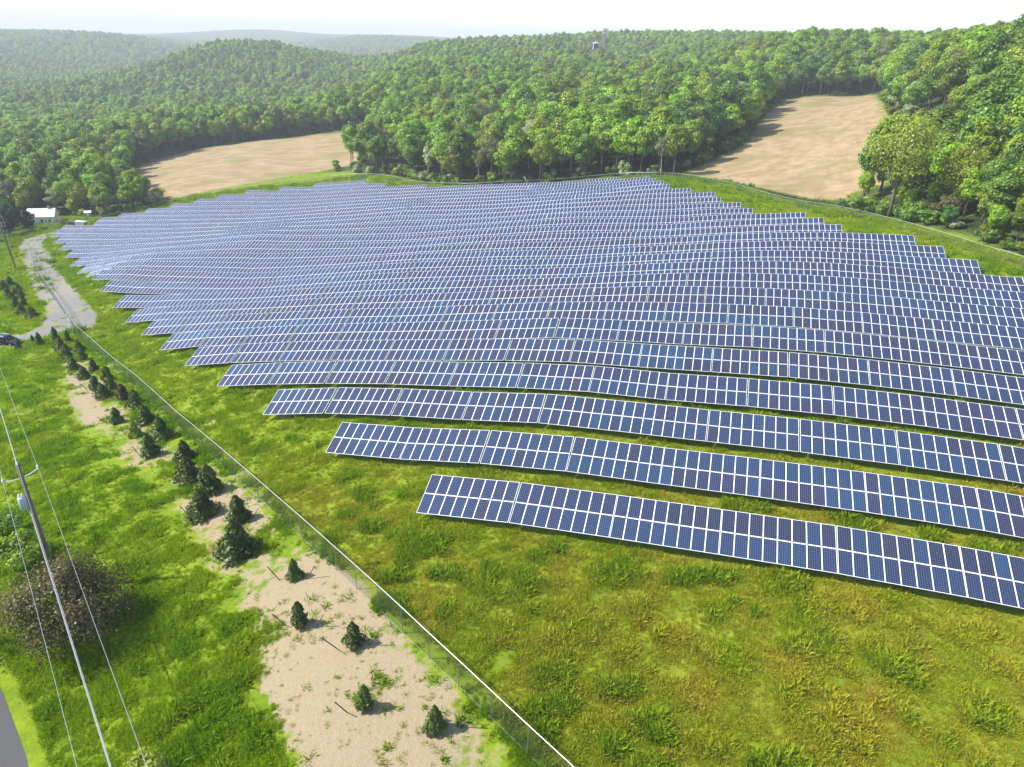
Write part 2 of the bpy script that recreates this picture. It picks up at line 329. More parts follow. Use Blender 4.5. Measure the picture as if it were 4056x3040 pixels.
# solar cells: 6 x 12 cells behind glass, thin silver gridlines (flat print)
m = NT('solar_cells'); co = m.n('SeparateXYZ'); m.set(co.inputs[0], m.coord('UV'))
def line(v, n, w):
    fr = m.math('FRACT', m.math('MULTIPLY', v, n)); e = m.math('ABSOLUTE', m.math('SUBTRACT', fr, .5))
    return m.math('GREATER_THAN', e, .5-w)
gx = line(co.outputs[0], 6, .065); gy = line(co.outputs[1], 12, .06)
bus = m.math('MULTIPLY', line(co.outputs[0], 18, .07), .16)
edge = m.math('MAXIMUM', m.math('GREATER_THAN', m.math('ABSOLUTE', m.math('SUBTRACT', co.outputs[0], .5)), .488), m.math('GREATER_THAN', m.math('ABSOLUTE', m.math('SUBTRACT', co.outputs[1], .5)), .493))
g = m.math('MAXIMUM', m.math('MAXIMUM', m.math('MULTIPLY', m.math('MAXIMUM', gx, gy), .62), bus), m.math('MULTIPLY', edge, .9))
oi = m.n('ObjectInfo')
tint = m.mix(1.0, oi.outputs['Color'], m.attr('tint', out='Color'), 'ADD')
cellc = m.mix(m.noise(9, 2, .6, m.coord()), m.mix(.25, tint, (0, 0, 0)), tint)
b = m.principled(m.mix(g, cellc, (.17, .22, .33)), .14, spec=.42)
M['cells'] = m.mat

# chain-link: woven 5 cm diamonds, the gaps are really open
m = NT('chain_link'); uv = m.n('SeparateXYZ'); m.set(uv.inputs[0], m.coord('UV'))
def wire(sgn):
    v = m.math('ADD', uv.outputs[0], uv.outputs[1]) if sgn > 0 else m.math('SUBTRACT', uv.outputs[0], uv.outputs[1])
    return m.math('LESS_THAN', m.math('FRACT', m.math('MULTIPLY', v, 16.0)), .085)
p = m.principled((.07, .075, .065), .6, .2)
tr = m.n('BsdfTransparent'); mx = m.n('MixShader'); m.set(mx.inputs[0], m.math('MAXIMUM', wire(1), wire(-1)))
m.t.links.new(tr.outputs[0], mx.inputs[1]); m.t.links.new(p.outputs[0], mx.inputs[2]); m.t.links.new(mx.outputs[0], m.out.inputs[0])
M['chain'] = m.mat

# grass blades: colour follows the plot the tuft grows on
m = NT('grass_blades')
dry = m.attr('dry', 'INSTANCER'); rnd = m.n('ObjectInfo').outputs['Random']
c = m.mix(rnd, (.210, .350, .006), (.340, .470, .012))
c = m.mix(dry, c, m.mix(rnd, (.42, .41, .020), (.56, .42, .080)))
c = m.mix(m.attr('lush', 'INSTANCER'), c, m.mix(rnd, (.11, .26, .008), (.18, .34, .012)))
d = m.n('BsdfDiffuse'); m.set(d.inputs[0], c); t = m.n('BsdfTranslucent'); m.set(t.inputs[0], c)
x = m.n('MixShader'); x.inputs[0].default_value = .4
m.t.links.new(d.outputs[0], x.inputs[1]); m.t.links.new(t.outputs[0], x.inputs[2]); m.t.links.new(x.outputs[0], m.out.inputs[0])
M['grass'] = m.mat

# foliage kinds: name -> (dark, light, translucency)
LEAF = dict(
    bright=((.095, .165, .007), (.205, .300, .012), .38),
    mid=((.058, .108, .010), (.122, .190, .016), .40),
    dark=((.028, .066, .014), (.060, .118, .020), .30),
    olive=((.110, .140, .010), (.210, .232, .022), .40),
    pale=((.150, .190, .085), (.270, .310, .160), .35),
    brown=((.085, .090, .035), (.140, .135, .055), .30),
    spruce=((.030, .054, .009), (.095, .118, .018), .2),
    evergreen=((.012, .024, .010), (.028, .046, .016), .12),
    rust=((.042, .036, .012), (.085, .066, .022), .2),
    lime=((.150, .220, .020), (.290, .340, .040), .45))
for k, (a, b_, t_) in LEAF.items(): M['leaf_'+k] = leaf_mat('leaf_'+k, a, b_, t_)

# ------------------------------------------------------------------ plan survey (metres)
CLEAR = [(150,-60),(120,40),(97,70),(88.5,95),(85,110),(83,117),(80.5,137),(77,166),(69.5,189),(62,222),(55,240),(46,250),(38,256),(23,260),(5,263),(-5,262),(-18,267),(-29,276),(-41,289),(-47,300),(-58,313),(-71,320),(-80,333),(-100,337),(-120,317),(-136,302),(-146,294),(-147,284),(-152,274),(-162,266),(-170,272),(-184,276),(-192,262),(-190,250),(-186,240),(-184,230),(-230,215),(-300,150),(-200,-60)]
FIELD_LEFT = [(-214,406),(-204,465),(-175,477),(-138,492),(-96,482),(-85,394),(-81,350),(-100,337),(-120,317),(-136,302),(-146,294),(-165,304),(-190,347)]
FIELD_RIGHT = [(56,249),(66,263),(86,288),(97,309),(132,396),(151,436),(172,437),(203,439),(148,308),(134,264),(138,258),(129,214),(117,190),(102,189),(88,186),(80,179),(71,202),(64,228)]
DRIVE = [(-130,136),(-97.1,120.9),(-94.2,119.9),(-91.9,119.5),(-91.7,123.1),(-93,128.2),(-95.3,132.3),(-100.6,139.9),(-107.3,148),(-114.6,157.3),(-122.6,167.7),(-132.9,181.8),(-142.5,194.5),(-146.9,200.2),(-159.2,216.5),(-167.2,230.1),(-165.4,234.7),(-162.9,239.7),(-161.1,238.5),(-159,231.9),(-155.9,223.4),(-150.4,215.6),(-142.5,206.3),(-135,196.6),(-127,185.3),(-119.5,175.8),(-100.2,150.6),(-93.4,141.8),(-88.2,136),(-83.5,130.2),(-80.2,123),(-82.1,122.4),(-83.5,122.1),(-85.3,119.7),(-86.8,117.8),(-88.6,116),(-89.3,112.9),(-91.5,111.6),(-126,122)]
STRAW = [(-74.6,103.7),(-65,89.4),(-52.7,73.8),(-47.8,68.3),(-39.4,60.4),(-33,53.9),(-30.8,52.4),(-25.1,44.2),(-19.4,38),(-17.4,34.7),(-15.4,31.7),(-12.7,28),(-10.4,25.3),(-6,18),(4,18),(1.5,25.1),(-1.2,28.4),(-5.7,33.2),(-11.5,40.5),(-18.9,48.8),(-24.2,54.3),(-32.9,62.8),(-43.7,73.3),(-54.9,85.9),(-64.3,96.2),(-73.1,107.5)]
FENCE_ROADSIDE = [(14,12.5),(3.9,23.5),(-5.1,32.9),(-13.6,42.2),(-18.7,47.9),(-28.7,59.3),(-39.2,71),(-52.1,86.3),(-61.5,96.8),(-72.6,109.5),(-80.3,117.9),(-100.7,143.6),(-122.6,171.7),(-154.5,214.8)]
FENCE_HOUSE = [(-190,230),(-174.8,233.2),(-165.7,242.8),(-159.8,254.6),(-149.6,265.8),(-143.2,280),(-131.2,287.2),(-119.1,295.3),(-104.1,306.9),(-84.2,315.2)]
FENCE_WOOD = [(-84.2,315.2),(-72.5,313.3),(-61.3,306.8),(-51.2,296.1),(-44.1,284.4),(-30.6,271),(-19,262.1),(2.6,257.3),(23,255.6),(37.5,250.6),(47.9,241.5)]
FENCE_FIELD = [(47.9,241.5),(55.7,229.2),(65,187.3),(72.5,164.9),(76.2,136.4),(78.7,115.3),(80.6,109.5),(86,92),(92,70)]
ROWS = [(-20.3,28.6),(-33.5,30.8),(-46.3,33.0),(-58.9,35.2),(-70.8,37.5),(-82.6,39.7),(-93.7,41.9),(-105.0,44.2),(-115.7,46.5),(-126.8,48.8),(-136.9,38.1),(-148.0,36.6),(-159.2,34.7),(-170.0,23.6),(-180.5,21.5),(-191.3,20.0),(-201.9,9.3),(-212.5,6.8),(-217.5,1.8),(-211.1,0.1),(-217.6,-6.1),(-216.0,-14.4),(-210.5,-18.2),(-205.5,-22.9),(-200.3,-26.5),(-195.1,-31.2),(-187.8,-111.0),(-176.6,-129.3),(-165.3,-137.4)]
ROW_ANG, ROW_D1, ROW_PITCH, TILT = R_(16.1), 43.05, 7.77, R_(20)
RT = np.array([math.cos(ROW_ANG), -math.sin(ROW_ANG)]); RN = np.array([math.sin(ROW_ANG), math.cos(ROW_ANG)])
# county road: edge line runs past the picture's lower left corner
ROAD_A, ROAD_B = np.array([-33.8, 32.0]), np.array([-29.0, 27.2])
road_d = (ROAD_B-ROAD_A)/np.linalg.norm(ROAD_B-ROAD_A); road_n = np.array([road_d[1], -road_d[0]])   # road_n points to the far (left) side
if road_n[0] > 0: road_n = -road_n

def masks(x, y):
    ed = np.minimum(np.minimum(-sdist(CLEAR, x, y), -sdist(FIELD_LEFT, x, y)), -sdist(FIELD_RIGHT, x, y))
    return ed
def bare_at(x, y):
    s = sdist(STRAW, x, y)
    core = sstep(-2.5, 1.5, s)*(.70 + .22*sstep(62, 36, y))
    spots = .5*sstep(.60, .75, vnoise(x, y, 3.2, 5))*sstep(.5, .62, vnoise(x, y, 16, 6))*(masks(x, y) < 0)
    return np.maximum(core*(.30+1.0*vnoise(x, y, 6, 9)), spots)
def in_fence(x, y):
    """1 on the array side of the roadside fence"""
    d = (x-3.9)*0.749 + (y-23.5)*0.6626      # fence runs along (-.6626, .749)
    return sstep(-1.0, 1.0, d)
def dry_at(x, y):
    return in_fence(x, y)*(.15+.60*sstep(75, 38, y))*(.4+.9*vnoise(x, y, 14, 21)) + (1-in_fence(x, y))*.35*sstep(.5, .75, vnoise(x, y, 8, 33))

# ------------------------------------------------------------------ ground sheet, to the horizon
def axis(lo, hi, step, far_lo, far_hi, grow=1.09):
    a = list(np.arange(lo, hi+.01, step)); s = step
    while a[-1] < far_hi: s *= grow; a.append(a[-1]+s)
    s = step
    while a[0] > far_lo: s *= grow; a.insert(0, a[0]-s)
    return np.array(a)
gx_ = axis(-182, 112, 1.0, -7500, 7500); gy_ = axis(8, 312, 1.0, -1200, 8500)
GX, GY = np.meshgrid(gx_, gy_); GZ = gz(GX, GY)
nx, ny = len(gx_), len(gy_)
idx = np.arange(nx*ny).reshape(ny, nx)
quads = np.stack([idx[:-1, :-1], idx[:-1, 1:], idx[1:, 1:], idx[1:, :-1]], -1).reshape(-1, 4)
gm = mesh_np('ground', np.stack([GX, GY, GZ], -1).reshape(-1, 3), quads, [M['ground']], smooth=True)
ed = masks(GX, GY)
wob = (vnoise(GX, GY, 7, 3)-.5)*5
fl = np.maximum(sdist(FIELD_LEFT, GX, GY), sdist(FIELD_RIGHT, GX, GY))
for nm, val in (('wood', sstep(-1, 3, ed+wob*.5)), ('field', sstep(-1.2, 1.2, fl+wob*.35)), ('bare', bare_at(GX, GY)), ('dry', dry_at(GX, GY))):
    at = gm.attributes.new(nm, 'FLOAT', 'POINT'); at.data.foreach_set('value', val.astype(np.float32).ravel())
tag(link('ground', gm), kind='structure')

def sheet(name, poly, mat, lift, step=1.5, ragged=.0):
    """a surface laid on the ground inside a plan polygon"""
    p = np.array(poly); x0, y0 = p.min(0); x1, y1 = p.max(0)
    xs = np.arange(x0, x1+step, step); ys = np.arange(y0, y1+step, step)
    X, Y = np.meshgrid(xs, ys); nx_, ny_ = len(xs), len(ys)
    sd_ = sdist(poly, X, Y) + (vnoise(X, Y, 2.5, 77)-.5)*ragged
    Z = gz(X, Y) + lift
    ii = np.arange(nx_*ny_).reshape(ny_, nx_)
    q = np.stack([ii[:-1, :-1], ii[:-1, 1:], ii[1:, 1:], ii[1:, :-1]], -1).reshape(-1, 4)
    q = q[sd_.ravel()[q].mean(1) > 0]
    used = np.unique(q); remap = np.full(nx_*ny_, -1); remap[used] = np.arange(len(used))
    V = np.stack([X, Y, Z], -1).reshape(-1, 3)[used]
    # edges feather down into the turf
    V[:, 2] -= np.where(sd_.ravel()[used] < step, lift*.6, 0)
    return mesh_np(name, V, remap[q], [mat], smooth=True)
tag(link('gravel_drive', sheet('gravel_drive', DRIVE, M['gravel'], .05, .6, 1.6)), kind='structure')
def strip(name, off0, off1, mat, lift, s0=-60., s1=70., n=90):
    V = []; Q = []
    for i in range(n+1):
        c = ROAD_A + road_d*(s0+(s1-s0)*i/n)
        for o in (off0, off1):
            q_ = c + road_n*o; zc = gz(*(c+road_n*2.0)); zq = gz(*q_)
            V.append((q_[0], q_[1], .75*zc+.25*zq + lift))
    for i in range(n): Q.append((2*i, 2*i+1, 2*i+3, 2*i+2))
    return mesh_np(name, V, Q, [mat], smooth=True)
tag(link('gravel_shoulder', strip('gravel_shoulder', -1.5, 8.2, M['gravel'], .06)), kind='structure')
road_o = tag(link('road', strip('road', -.35, 7.0, M['asphalt'], .12)), kind='structure')
link('edge_line', strip('edge_line', .05, .20, M['road_line'], .126), road_o)
link('centre_line', strip('centre_line', 3.3, 3.42, M['road_line'], .126), road_o)

# ------------------------------------------------------------------ solar rows
PW, PL, GAP = 1.0, 1.995, .012
def panel_mesh():
    b = MB(); w, l, t, fr, d = PW/2-GAP/2, PL, .04, .032, .004
    o = [(-w, 0), (w, 0), (w, l), (-w, l)]; i = [(-w+fr, fr), (w-fr, fr), (w-fr, l-fr), (-w+fr, l-fr)]
    V = [(x, y, -t) for x, y in o]+[(x, y, 0) for x, y in o]+[(x, y, 0) for x, y in i]+[(x, y, -d) for x, y in i]
    Fq = [(3, 2, 1, 0)]+[(k, (k+1) % 4, (k+1) % 4+4, k+4) for k in range(4)]+[(k+4, (k+1) % 4+4, (k+1) % 4+8, k+8) for k in range(4)]+[(k+8, (k+1) % 4+8, (k+1) % 4+12, k+12) for k in range(4)]+[(12, 13, 14, 15)]
    return np.array(V, float), Fq, [0]*13+[1]
PV, PF, PM = panel_mesh()
def panel_me(V, F, mi, tint=None):
    me = mesh_np('panel', V, F, [M['alu'], M['cells']], mi)
    uv = me.uv_layers.new(name='UVMap'); n = len(F)//14
    u = np.zeros((n, 14*4, 2), np.float32); u[:, 52:56] = [(0, 0), (1, 0), (1, 1), (0, 1)]
    uv.data.foreach_set('uv', u.ravel())
    if tint is not None:
        a = me.attributes.new('tint', 'FLOAT_COLOR', 'FACE'); a.data.foreach_set('color', np.repeat(tint, 14, 0).astype(np.float32).ravel())
    return me
PANEL = panel_me(PV, PF, PM)
post_b = MB(); post_b.box((-.05, -.04, -2.6), (.05, .04, 0)); POST = post_b.mesh('post', M['galv'])
TINTS = np.array([(.010, .026, .075), (.013, .019, .062), (.019, .018, .055), (.009, .034, .090), (.024, .019, .040), (.014, .014, .040)])
def tints(n, rng):
    out = np.zeros((n, 3)); i = 0
    while i < n:
        L = int(rng.integers(3, 26)); c = TINTS[rng.choice(6, p=[.27, .24, .18, .17, .06, .08])]
        out[i:i+L] = c; i += L
    k = rng.random(n) < .22
    out[k] = TINTS[rng.choice(6, k.sum(), p=[.25, .25, .2, .2, .05, .05])]
    return out*(.85+.3*rng.random((n, 1)))
ORD = ['first','second','third','fourth','fifth','sixth','seventh','eighth','ninth','tenth','eleventh','twelfth','thirteenth','fourteenth','fifteenth','sixteenth','seventeenth','eighteenth','nineteenth','twentieth','twenty-first','twenty-second','twenty-third','twenty-fourth','twenty-fifth','twenty-sixth','twenty-seventh','twenty-eighth','twenty-ninth']
SLOPE_LEN = 2*PL+.03
def build_row(k, s0, s1):
    rng = np.random.default_rng(100+k)
    Df = ROW_D1+(k-1)*ROW_PITCH; Db = Df+SLOPE_LEN*math.cos(TILT)
    ntab = max(1, int((s1-s0)/(8*PW+.04)+.5))
    gaps = np.where((rng.random(ntab) < (.75 if 3 <= k <= 8 else .3)) & (k > 2), .07, .02)
    mid = RT*((s0+s1)/2)+RN*Df
    lab = {1: 'front row of solar panels, the one bordering the open meadow', 29: 'last and shortest row of solar panels, beside the back fence'}.get(k, f'{ORD[k-1]} row of blue solar panels counted from the open meadow')
    root = empty('solar_panel_row', (mid[0], mid[1], float(gz(*mid))))
    tag(root, lab, 'solar panels', 'rows of ground mounted solar panels')
    inv = Vector(root.location)
    def h(s):
        a = RT*s+RN*(Df+.5); b = RT*s+RN*(Db-.3)
        return .5*float(gz(*a))+.5*float(gz(*b))+.75
    tt, tb = tints(ntab*8, rng), tints(ntab*8, rng)
    mats = []; tcol = []; railpts = []
    ss = [s0]+list(s0+np.cumsum(8*PW+gaps))
    hs = [h(s) for s in ss]
    for i in range(ntab):
        sa = ss[i]; za = hs[i]; zb = hs[i+1]
        X = Vector((RT[0], RT[1], (zb-za)/(ss[i+1]-sa))).normalized()
        Y = Vector((RN[0]*math.cos(TILT), RN[1]*math.cos(TILT), math.sin(TILT))); Y = (Y-X*Y.dot(X)).normalized()
        Z = X.cross(Y)
        rot = Matrix((X, Y, Z)).transposed()
        o = RT*sa+RN*Df; O = Vector((o[0], o[1], za))
        for j in range(8):
            for u, tc in ((0, tb), (1, tt)):
                p = O + X*(PW*(j+.5)) + Y*(u*(PL+.03))
                mm = rot.to_4x4(); mm.translation = p-inv
                mats.append(mm); tcol.append(tc[i*8+j])
        for j in (1.4, 6.6):
            for yy in (.7, 3.3):
                q = O + X*(PW*j) + Y*yy - Z*.16
                po = link('post', POST, root); po.location = q-inv
                g_ = float(gz(q[0], q[1])); po.scale = (1, 1, (q[2]-g_+.15)/2.6)
        railpts.append((O, X, Y, Z))
    order = sorted(range(len(mats)), key=lambda i: (mats[i].translation+inv-Vector((0, 0, CAM_H))).length)
    keep = order[:300]; rest = order[300:]
    for i in keep:
        o = link('panel', PANEL, root); o.matrix_local = mats[i]; o.color = (*tcol[i], 1)
    if rest:
        V = np.concatenate([(PV@np.array(mats[i].to_3x3()).T)+np.array(mats[i].translation) for i in rest])
        F = [tuple(q+16*n for q in f) for n in range(len(rest)) for f in PF]
        o = link('panel', panel_me(V, F, PM*len(rest), np.c_[np.array([tcol[i] for i in rest]), np.ones(len(rest))]), root)
        o.color = (0, 0, 0, 1); o['kind'] = 'stuff'
    for yy in (.45, 1.55, 2.47, 3.57):
        pts = []
        for (O, X, Y, Z) in railpts: pts += [O+X*.05+Y*yy-Z*.075-inv, O+X*7.95+Y*yy-Z*.075-inv]
        if k > 10 and k % 2: pts.append(pts[-1]+railpts[-1][1]*1.0)
        MB().tube(pts, .035, 4).build('rail', M['galv'], root)
for k, (a, b_) in enumerate(ROWS, 1): build_row(k, a, b_)

# ------------------------------------------------------------------ chain-link fences
def resample(pl, step):
    pts = [np.array(p, float) for p in pl]; out = [pts[0]]; acc = 0
    for a, b in zip(pts[:-1], pts[1:]):
        L = np.linalg.norm(b-a); d = (b-a)/L; t = step-acc
        while t <= L: out.append(a+d*t); t += step
        acc = (acc+L) % step
    out.append(pts[-1]); return out
def fence(pl, H, label, step=3.05, lean=None, rail_r=.028, bottom=True):
    P = resample(pl, step)
    root = empty('chain_link_fence', (P[0][0], P[0][1], float(gz(*P[0])))); inv = Vector(root.location)
    tag(root, label, 'fence', 'perimeter chain-link fences')
    G = [Vector((p[0], p[1], float(gz(*p)))) for p in P]
    pm = MB().tube([(0, 0, -.3), (0, 0, H)], .028, 6).mesh('post', M['tower_steel'])
    for i, g_ in enumerate(G):
        o = link('post', pm, root); o.location = g_-inv
        o.rotation_euler = (random.uniform(-.02, .02), random.uniform(-.02, .02), 0)
    top = [g_+Vector((0, 0, H-.02))-inv for g_ in G]
    MB().tube(top, rail_r, 6).build('top_rail', M['rail_bright'], root, True)
    if bottom: MB().tube([g_+Vector((0, 0, .10))-inv for g_ in G], .012, 4).build('bottom_wire', M['rail_bright'], root)
    u = 0.0
    for a, b in zip(G[:-1], G[1:]):
        L = (b-a).length; a_, b_2 = a-inv, b-inv
        V = [a_+Vector((0, 0, .08)), b_2+Vector((0, 0, .08)), b_2+Vector((0, 0, H-.05)), a_+Vector((0, 0, H-.05))]
        me = mesh_np('mesh_panel', [tuple(v) for v in V], [(0, 1, 2, 3)], [M['chain']])
        uv = me.uv_layers.new(name='UVMap'); uv.data.foreach_set('uv', np.array([(u, 0), (u+L, 0), (u+L, H), (u, H)], np.float32).ravel())
        u += L; link('mesh_panel', me, root)
    return root
fence(FENCE_ROADSIDE, 2.35, 'long chain-link fence with bright top rail running past the staked spruces')
fence(FENCE_HOUSE, 2.0, 'chain-link fence between the panels and the white-roofed house and brown field', rail_r=.025)
fence(FENCE_WOOD, 2.1, 'chain-link fence at the foot of the wood behind the panels', rail_r=.04)
fence(FENCE_FIELD, 2.0, 'chain-link fence along the grass verge below the steep brown field', rail_r=.035)
# swing gate across the drive, part of the way up the roadside fence
gc = Vector((-84.3, 122.2, float(gz(-84.3, 122.2))))
gate = empty('gate', gc); tag(gate, 'double steel drive gate set in the roadside chain-link fence', 'gate')
gd = Vector((-20.4, 25.7, 0)).normalized()
for sgn, a0, a1 in ((0, -3.4, -.05), (1, .05, 3.4)):
    zz = [float(gz(gc.x+gd.x*a, gc.y+gd.y*a))-gc.z for a in (a0, a1)]
    pa, pb = gd*a0+Vector((.06, .05, zz[0])), gd*a1+Vector((.06, .05, zz[1]))
    lf = MB()
    up = Vector((0, 0, 1))
    for q in ((pa+up*.15, pb+up*.15), (pa+up*2.25, pb+up*2.25), (pa+up*.15, pa+up*2.25), (pb+up*.15, pb+up*2.25), (pa+up*1.2, pb+up*1.2)): lf.tube(q, .035, 6)
    lf.build('gate_leaf', M['rail_bright'], gate)
for a in (-3.55, 3.55):
    z0 = float(gz(gc.x+gd.x*a, gc.y+gd.y*a))-gc.z
    MB().tube([gd*a+Vector((.06, .05, z0-.4)), gd*a+Vector((.06, .05, z0+2.5))], .06, 8).build('gate_post', M['rail_bright'], gate)

# ------------------------------------------------------------------ plant builders
def cards(P, N, size, rng, droop=0.0):
    """leaf faces: one quad per point P, facing roughly N"""
    n = len(P); N = N+rng.normal(0, .55, (n, 3)); N /= np.linalg.norm(N, axis=1)[:, None]+1e-9
    a = np.cross(N, rng.normal(0, 1, (n, 3))); a /= np.linalg.norm(a, axis=1)[:, None]+1e-9
    b = np.cross(N, a)
    s = (size*(.6+.8*rng.random(n)))[:, None] if np.ndim(size) == 0 else (size*(.6+.8*rng.random(n)))[:, None]
    a = a*s*.5; b = b*s*.5*(.55+.6*rng.random((n, 1)))
    V = np.stack([P-a-b*.5, P+a*.2-b, P+a+b*.4, P-a*.1+b], 1).reshape(-1, 3)
    return V, np.arange(4*n).reshape(-1, 4)
def crown_points(rng, H, R, base, n, nl=22, top=1.0, open_=0.0):
    zc = (base+H)/2; rz_ = (H-base)/2
    L = []
    for i in range(nl):
        d = rng.normal(0, 1, 3); d /= np.linalg.norm(d); d[2] = d[2]*.9+.12
        k = rng.uniform(.45, .80)
        prof = 1.0-.45*max(0, d[2])**2*top
        c = np.array([d[0]*R*k*prof, d[1]*R*k*prof, zc+d[2]*rz_*k*1.05])
        r = R*rng.uniform(.26, .46)
        L.append((c, r, r*rng.uniform(.7, 1.0)))
    w = np.array([l[1]**2 for l in L]); w /= w.sum()
    ch = rng.choice(nl, n, p=w)
    C = np.array([l[0] for l in L])[ch]; r1 = np.array([l[1] for l in L])[ch]; r2 = np.array([l[2] for l in L])[ch]
    d = rng.normal(0, 1, (n, 3)); d /= np.linalg.norm(d, axis=1)[:, None]
    d[:, 2] = np.abs(d[:, 2])*np.where(rng.random(n) < .72, 1, -1)
    rad = rng.random(n)**.33*(1+.12*rng.normal(0, 1, n))
    P = C + d*rad[:, None]*np.stack([r1, r1, r2], 1)
    P[:, 2] = np.maximum(P[:, 2], base*.6)
    Nn = d + .6*(P-[0, 0, zc])/np.array([R, R, rz_]) + [0, 0, .35]
    return P, Nn, L
def trunk_mesh(rng, H, base, r0, lobes, mat, lean=.4, limbs=9, crook=.25):
    b = MB(); lx, ly = rng.normal(0, lean, 2)
    pts = [(0, 0, -.6)]+[(lx*t+rng.normal(0, crook)*t, ly*t+rng.normal(0, crook)*t, H*.86*t) for t in (.12, .3, .5, .7, 1.0)]
    b.tube(pts, [r0*1.35, r0*1.05, r0*.85, r0*.62, r0*.4, r0*.12], 7)
    for (c, r, _) in lobes[:limbs]:
        t = rng.uniform(.3, .72); j = min(4, int(t*5)); p = Vector(pts[1+j]) if j < 5 else Vector(pts[-1])
        e = Vector(c); m_ = (p+e)/2+Vector((rng.normal(0, .4), rng.normal(0, .4), -.3))
        b.tube([p, m_, e], [r0*.34, r0*.22, r0*.06], 5, caps=False)
    return b.mesh('trunk', mat, True)
def tree_meshes(seed, H, R, base, n, leaf, kind, nl=22, bark='bark', r0=.28, top=1.0, limbs=9):
    rng = np.random.default_rng(seed)
    P, N, L = crown_points(rng, H, R, base, n, nl, top)
    V, F = cards(P, N, leaf, rng)
    return mesh_np('crown', V, F, [M['leaf_'+kind]]), trunk_mesh(rng, H, base, r0, L, M[bark], limbs=limbs)
# broadleaf prototypes (unit: metres), several shapes for each foliage kind
PROTO = {}
def proto(kind, specs):
    PROTO[kind] = [tree_meshes(900+len(PROTO)*20+i, *s[:3], s[3], s[4], kind, *s[5:]) + (s[0],) for i, s in enumerate(specs)]
proto('bright', [(21, 6.2, 4.5, 4400, .70), (23, 5.6, 6, 4400, .68), (19, 6.4, 3.5, 4200, .70), (22, 6.0, 4, 4400, .68)])
proto('mid', [(22, 6.4, 4.5, 4400, .70), (20, 6.2, 3.5, 4200, .70), (24, 6.2, 7, 4200, .70)])
proto('dark', [(21, 6.4, 3, 4600, .66), (19, 6.2, 2.5, 4400, .66)])
proto('olive', [(21, 6.2, 5, 3800, .64), (19, 6.4, 4, 3800, .64)])
proto('pale', [(19, 4.6, 5, 3000, .55, 20, 'bark_pale'), (17, 4.2, 4, 2800, .55, 18, 'bark_pale')])
proto('brown', [(20, 4.8, 8, 1500, .5, 20, 'bark_pale', .26)])
TREE_LABEL = dict(bright='yellow-green tree', mid='mid green tree', dark='dark green tree', olive='olive green tree', pale='pale silvery tree', brown='thin brownish tree')
def shrub_mesh(seed, H, R, n, leaf, kind, nl=10):
    rng = np.random.default_rng(seed); P, N, L = crown_points(rng, H, R, .05, n, nl, .3)
    P[:, 2] = np.maximum(P[:, 2], .02); V, F = cards(P, N, leaf, rng)
    return mesh_np('foliage', V, F, [M['leaf_'+kind]]), L
def stem_mesh(seed, L, r=.06, mat='bark'):
    rng = np.random.default_rng(seed); b = MB()
    for c, _, _ in L[:7]:
        x, y = rng.normal(0, .12, 2); e = Vector(c); s = Vector((x, y, -.15))
        b.tube([s, (s+e)/2+Vector((rng.normal(0, .1), rng.normal(0, .1), .1)), e], [r, r*.6, r*.2], 5, caps=False)
    return b.mesh('stem', M[mat])
SHRUB = {}
for k in ('bright', 'mid', 'dark', 'olive', 'brown', 'pale'):
    SHRUB[k] = []
    for j in range(2):
        f_, L_ = shrub_mesh(hash(k) % 1 + 50+j+len(SHRUB)*7, 3.0, 2.2, 1300, .34, k); SHRUB[k].append((f_, stem_mesh(3+j, L_)))
SHRUB_LABEL = dict(bright='bright green leafy shrub', mid='mid green leafy shrub', dark='dark green shrub', olive='olive green shrub', brown='brownish twiggy shrub', pale='pale green shrub')

# ------------------------------------------------------------------ woods: single trees where they show, the mass behind as one object
def poisson(x0, x1, y0, y1, sp, rng):
    nx_ = int((x1-x0)/sp); ny_ = int((y1-y0)/sp)
    i, j = np.meshgrid(np.arange(nx_), np.arange(ny_))
    X = x0+(i+(j % 2)*.5+rng.uniform(-.42, .42, i.shape))*sp; Y = y0+(j+rng.uniform(-.42, .42, i.shape))*sp
    return X.ravel(), Y.ravel()
def project(x, y, z):
    z = z-CAM_H; cp, sp = math.cos(PITCH_DOWN), math.sin(PITCH_DOWN)
    Zc = y*cp-z*sp; u = x/Zc; v = (-z*cp-y*sp)/Zc
    c, s = math.cos(ROLL), math.sin(ROLL)
    return (c*u+s*v), (-s*u+c*v), Zc
rng = np.random.default_rng(5)
def view_cone(x, y, z, mu=.06):
    u, v, Zc = project(x, y, z)
    return (np.abs(u) < .733+mu) & (Zc > 5)
def species(x, y, rng):
    n1 = vnoise(x, y, 45, 61); n2 = vnoise(x, y, 28, 71); r = rng.random(len(x))
    s = np.full(len(x), 0)
    s[(n1 > .5)] = 1; s[n1 < .3] = 3
    s[(n2 > .62)] = 2
    s[r < .30] = 0; s[(r > .30) & (r < .42)] = 1; s[(r > .42) & (r < .50)] = 3; s[r > .945] = 4; s[(r > .92) & (r <= .945)] = 5
    return s
KINDS = ['bright', 'mid', 'dark', 'olive', 'pale', 'brown']
X1, Y1 = poisson(-480, 420, 60, 760, 7.6, rng)
Xe, Ye = poisson(70, 150, 95, 215, 5.2, rng); X1, Y1 = np.r_[X1, Xe], np.r_[Y1, Ye]
e1 = masks(X1, Y1); k = e1 > 2.6; X1, Y1, e1 = X1[k], Y1[k], e1[k]
Z1 = gz(X1, Y1); k = view_cone(X1, Y1, Z1+10, .10); X1, Y1, Z1, e1 = X1[k], Y1[k], Z1[k], e1[k]
u_, v_, zc_ = project(X1, Y1, Z1+20.0)
S1 = species(X1, Y1, rng)
hs1 = (.78+.34*rng.random(len(X1)))*(.80+.2*sstep(3, 14, e1))
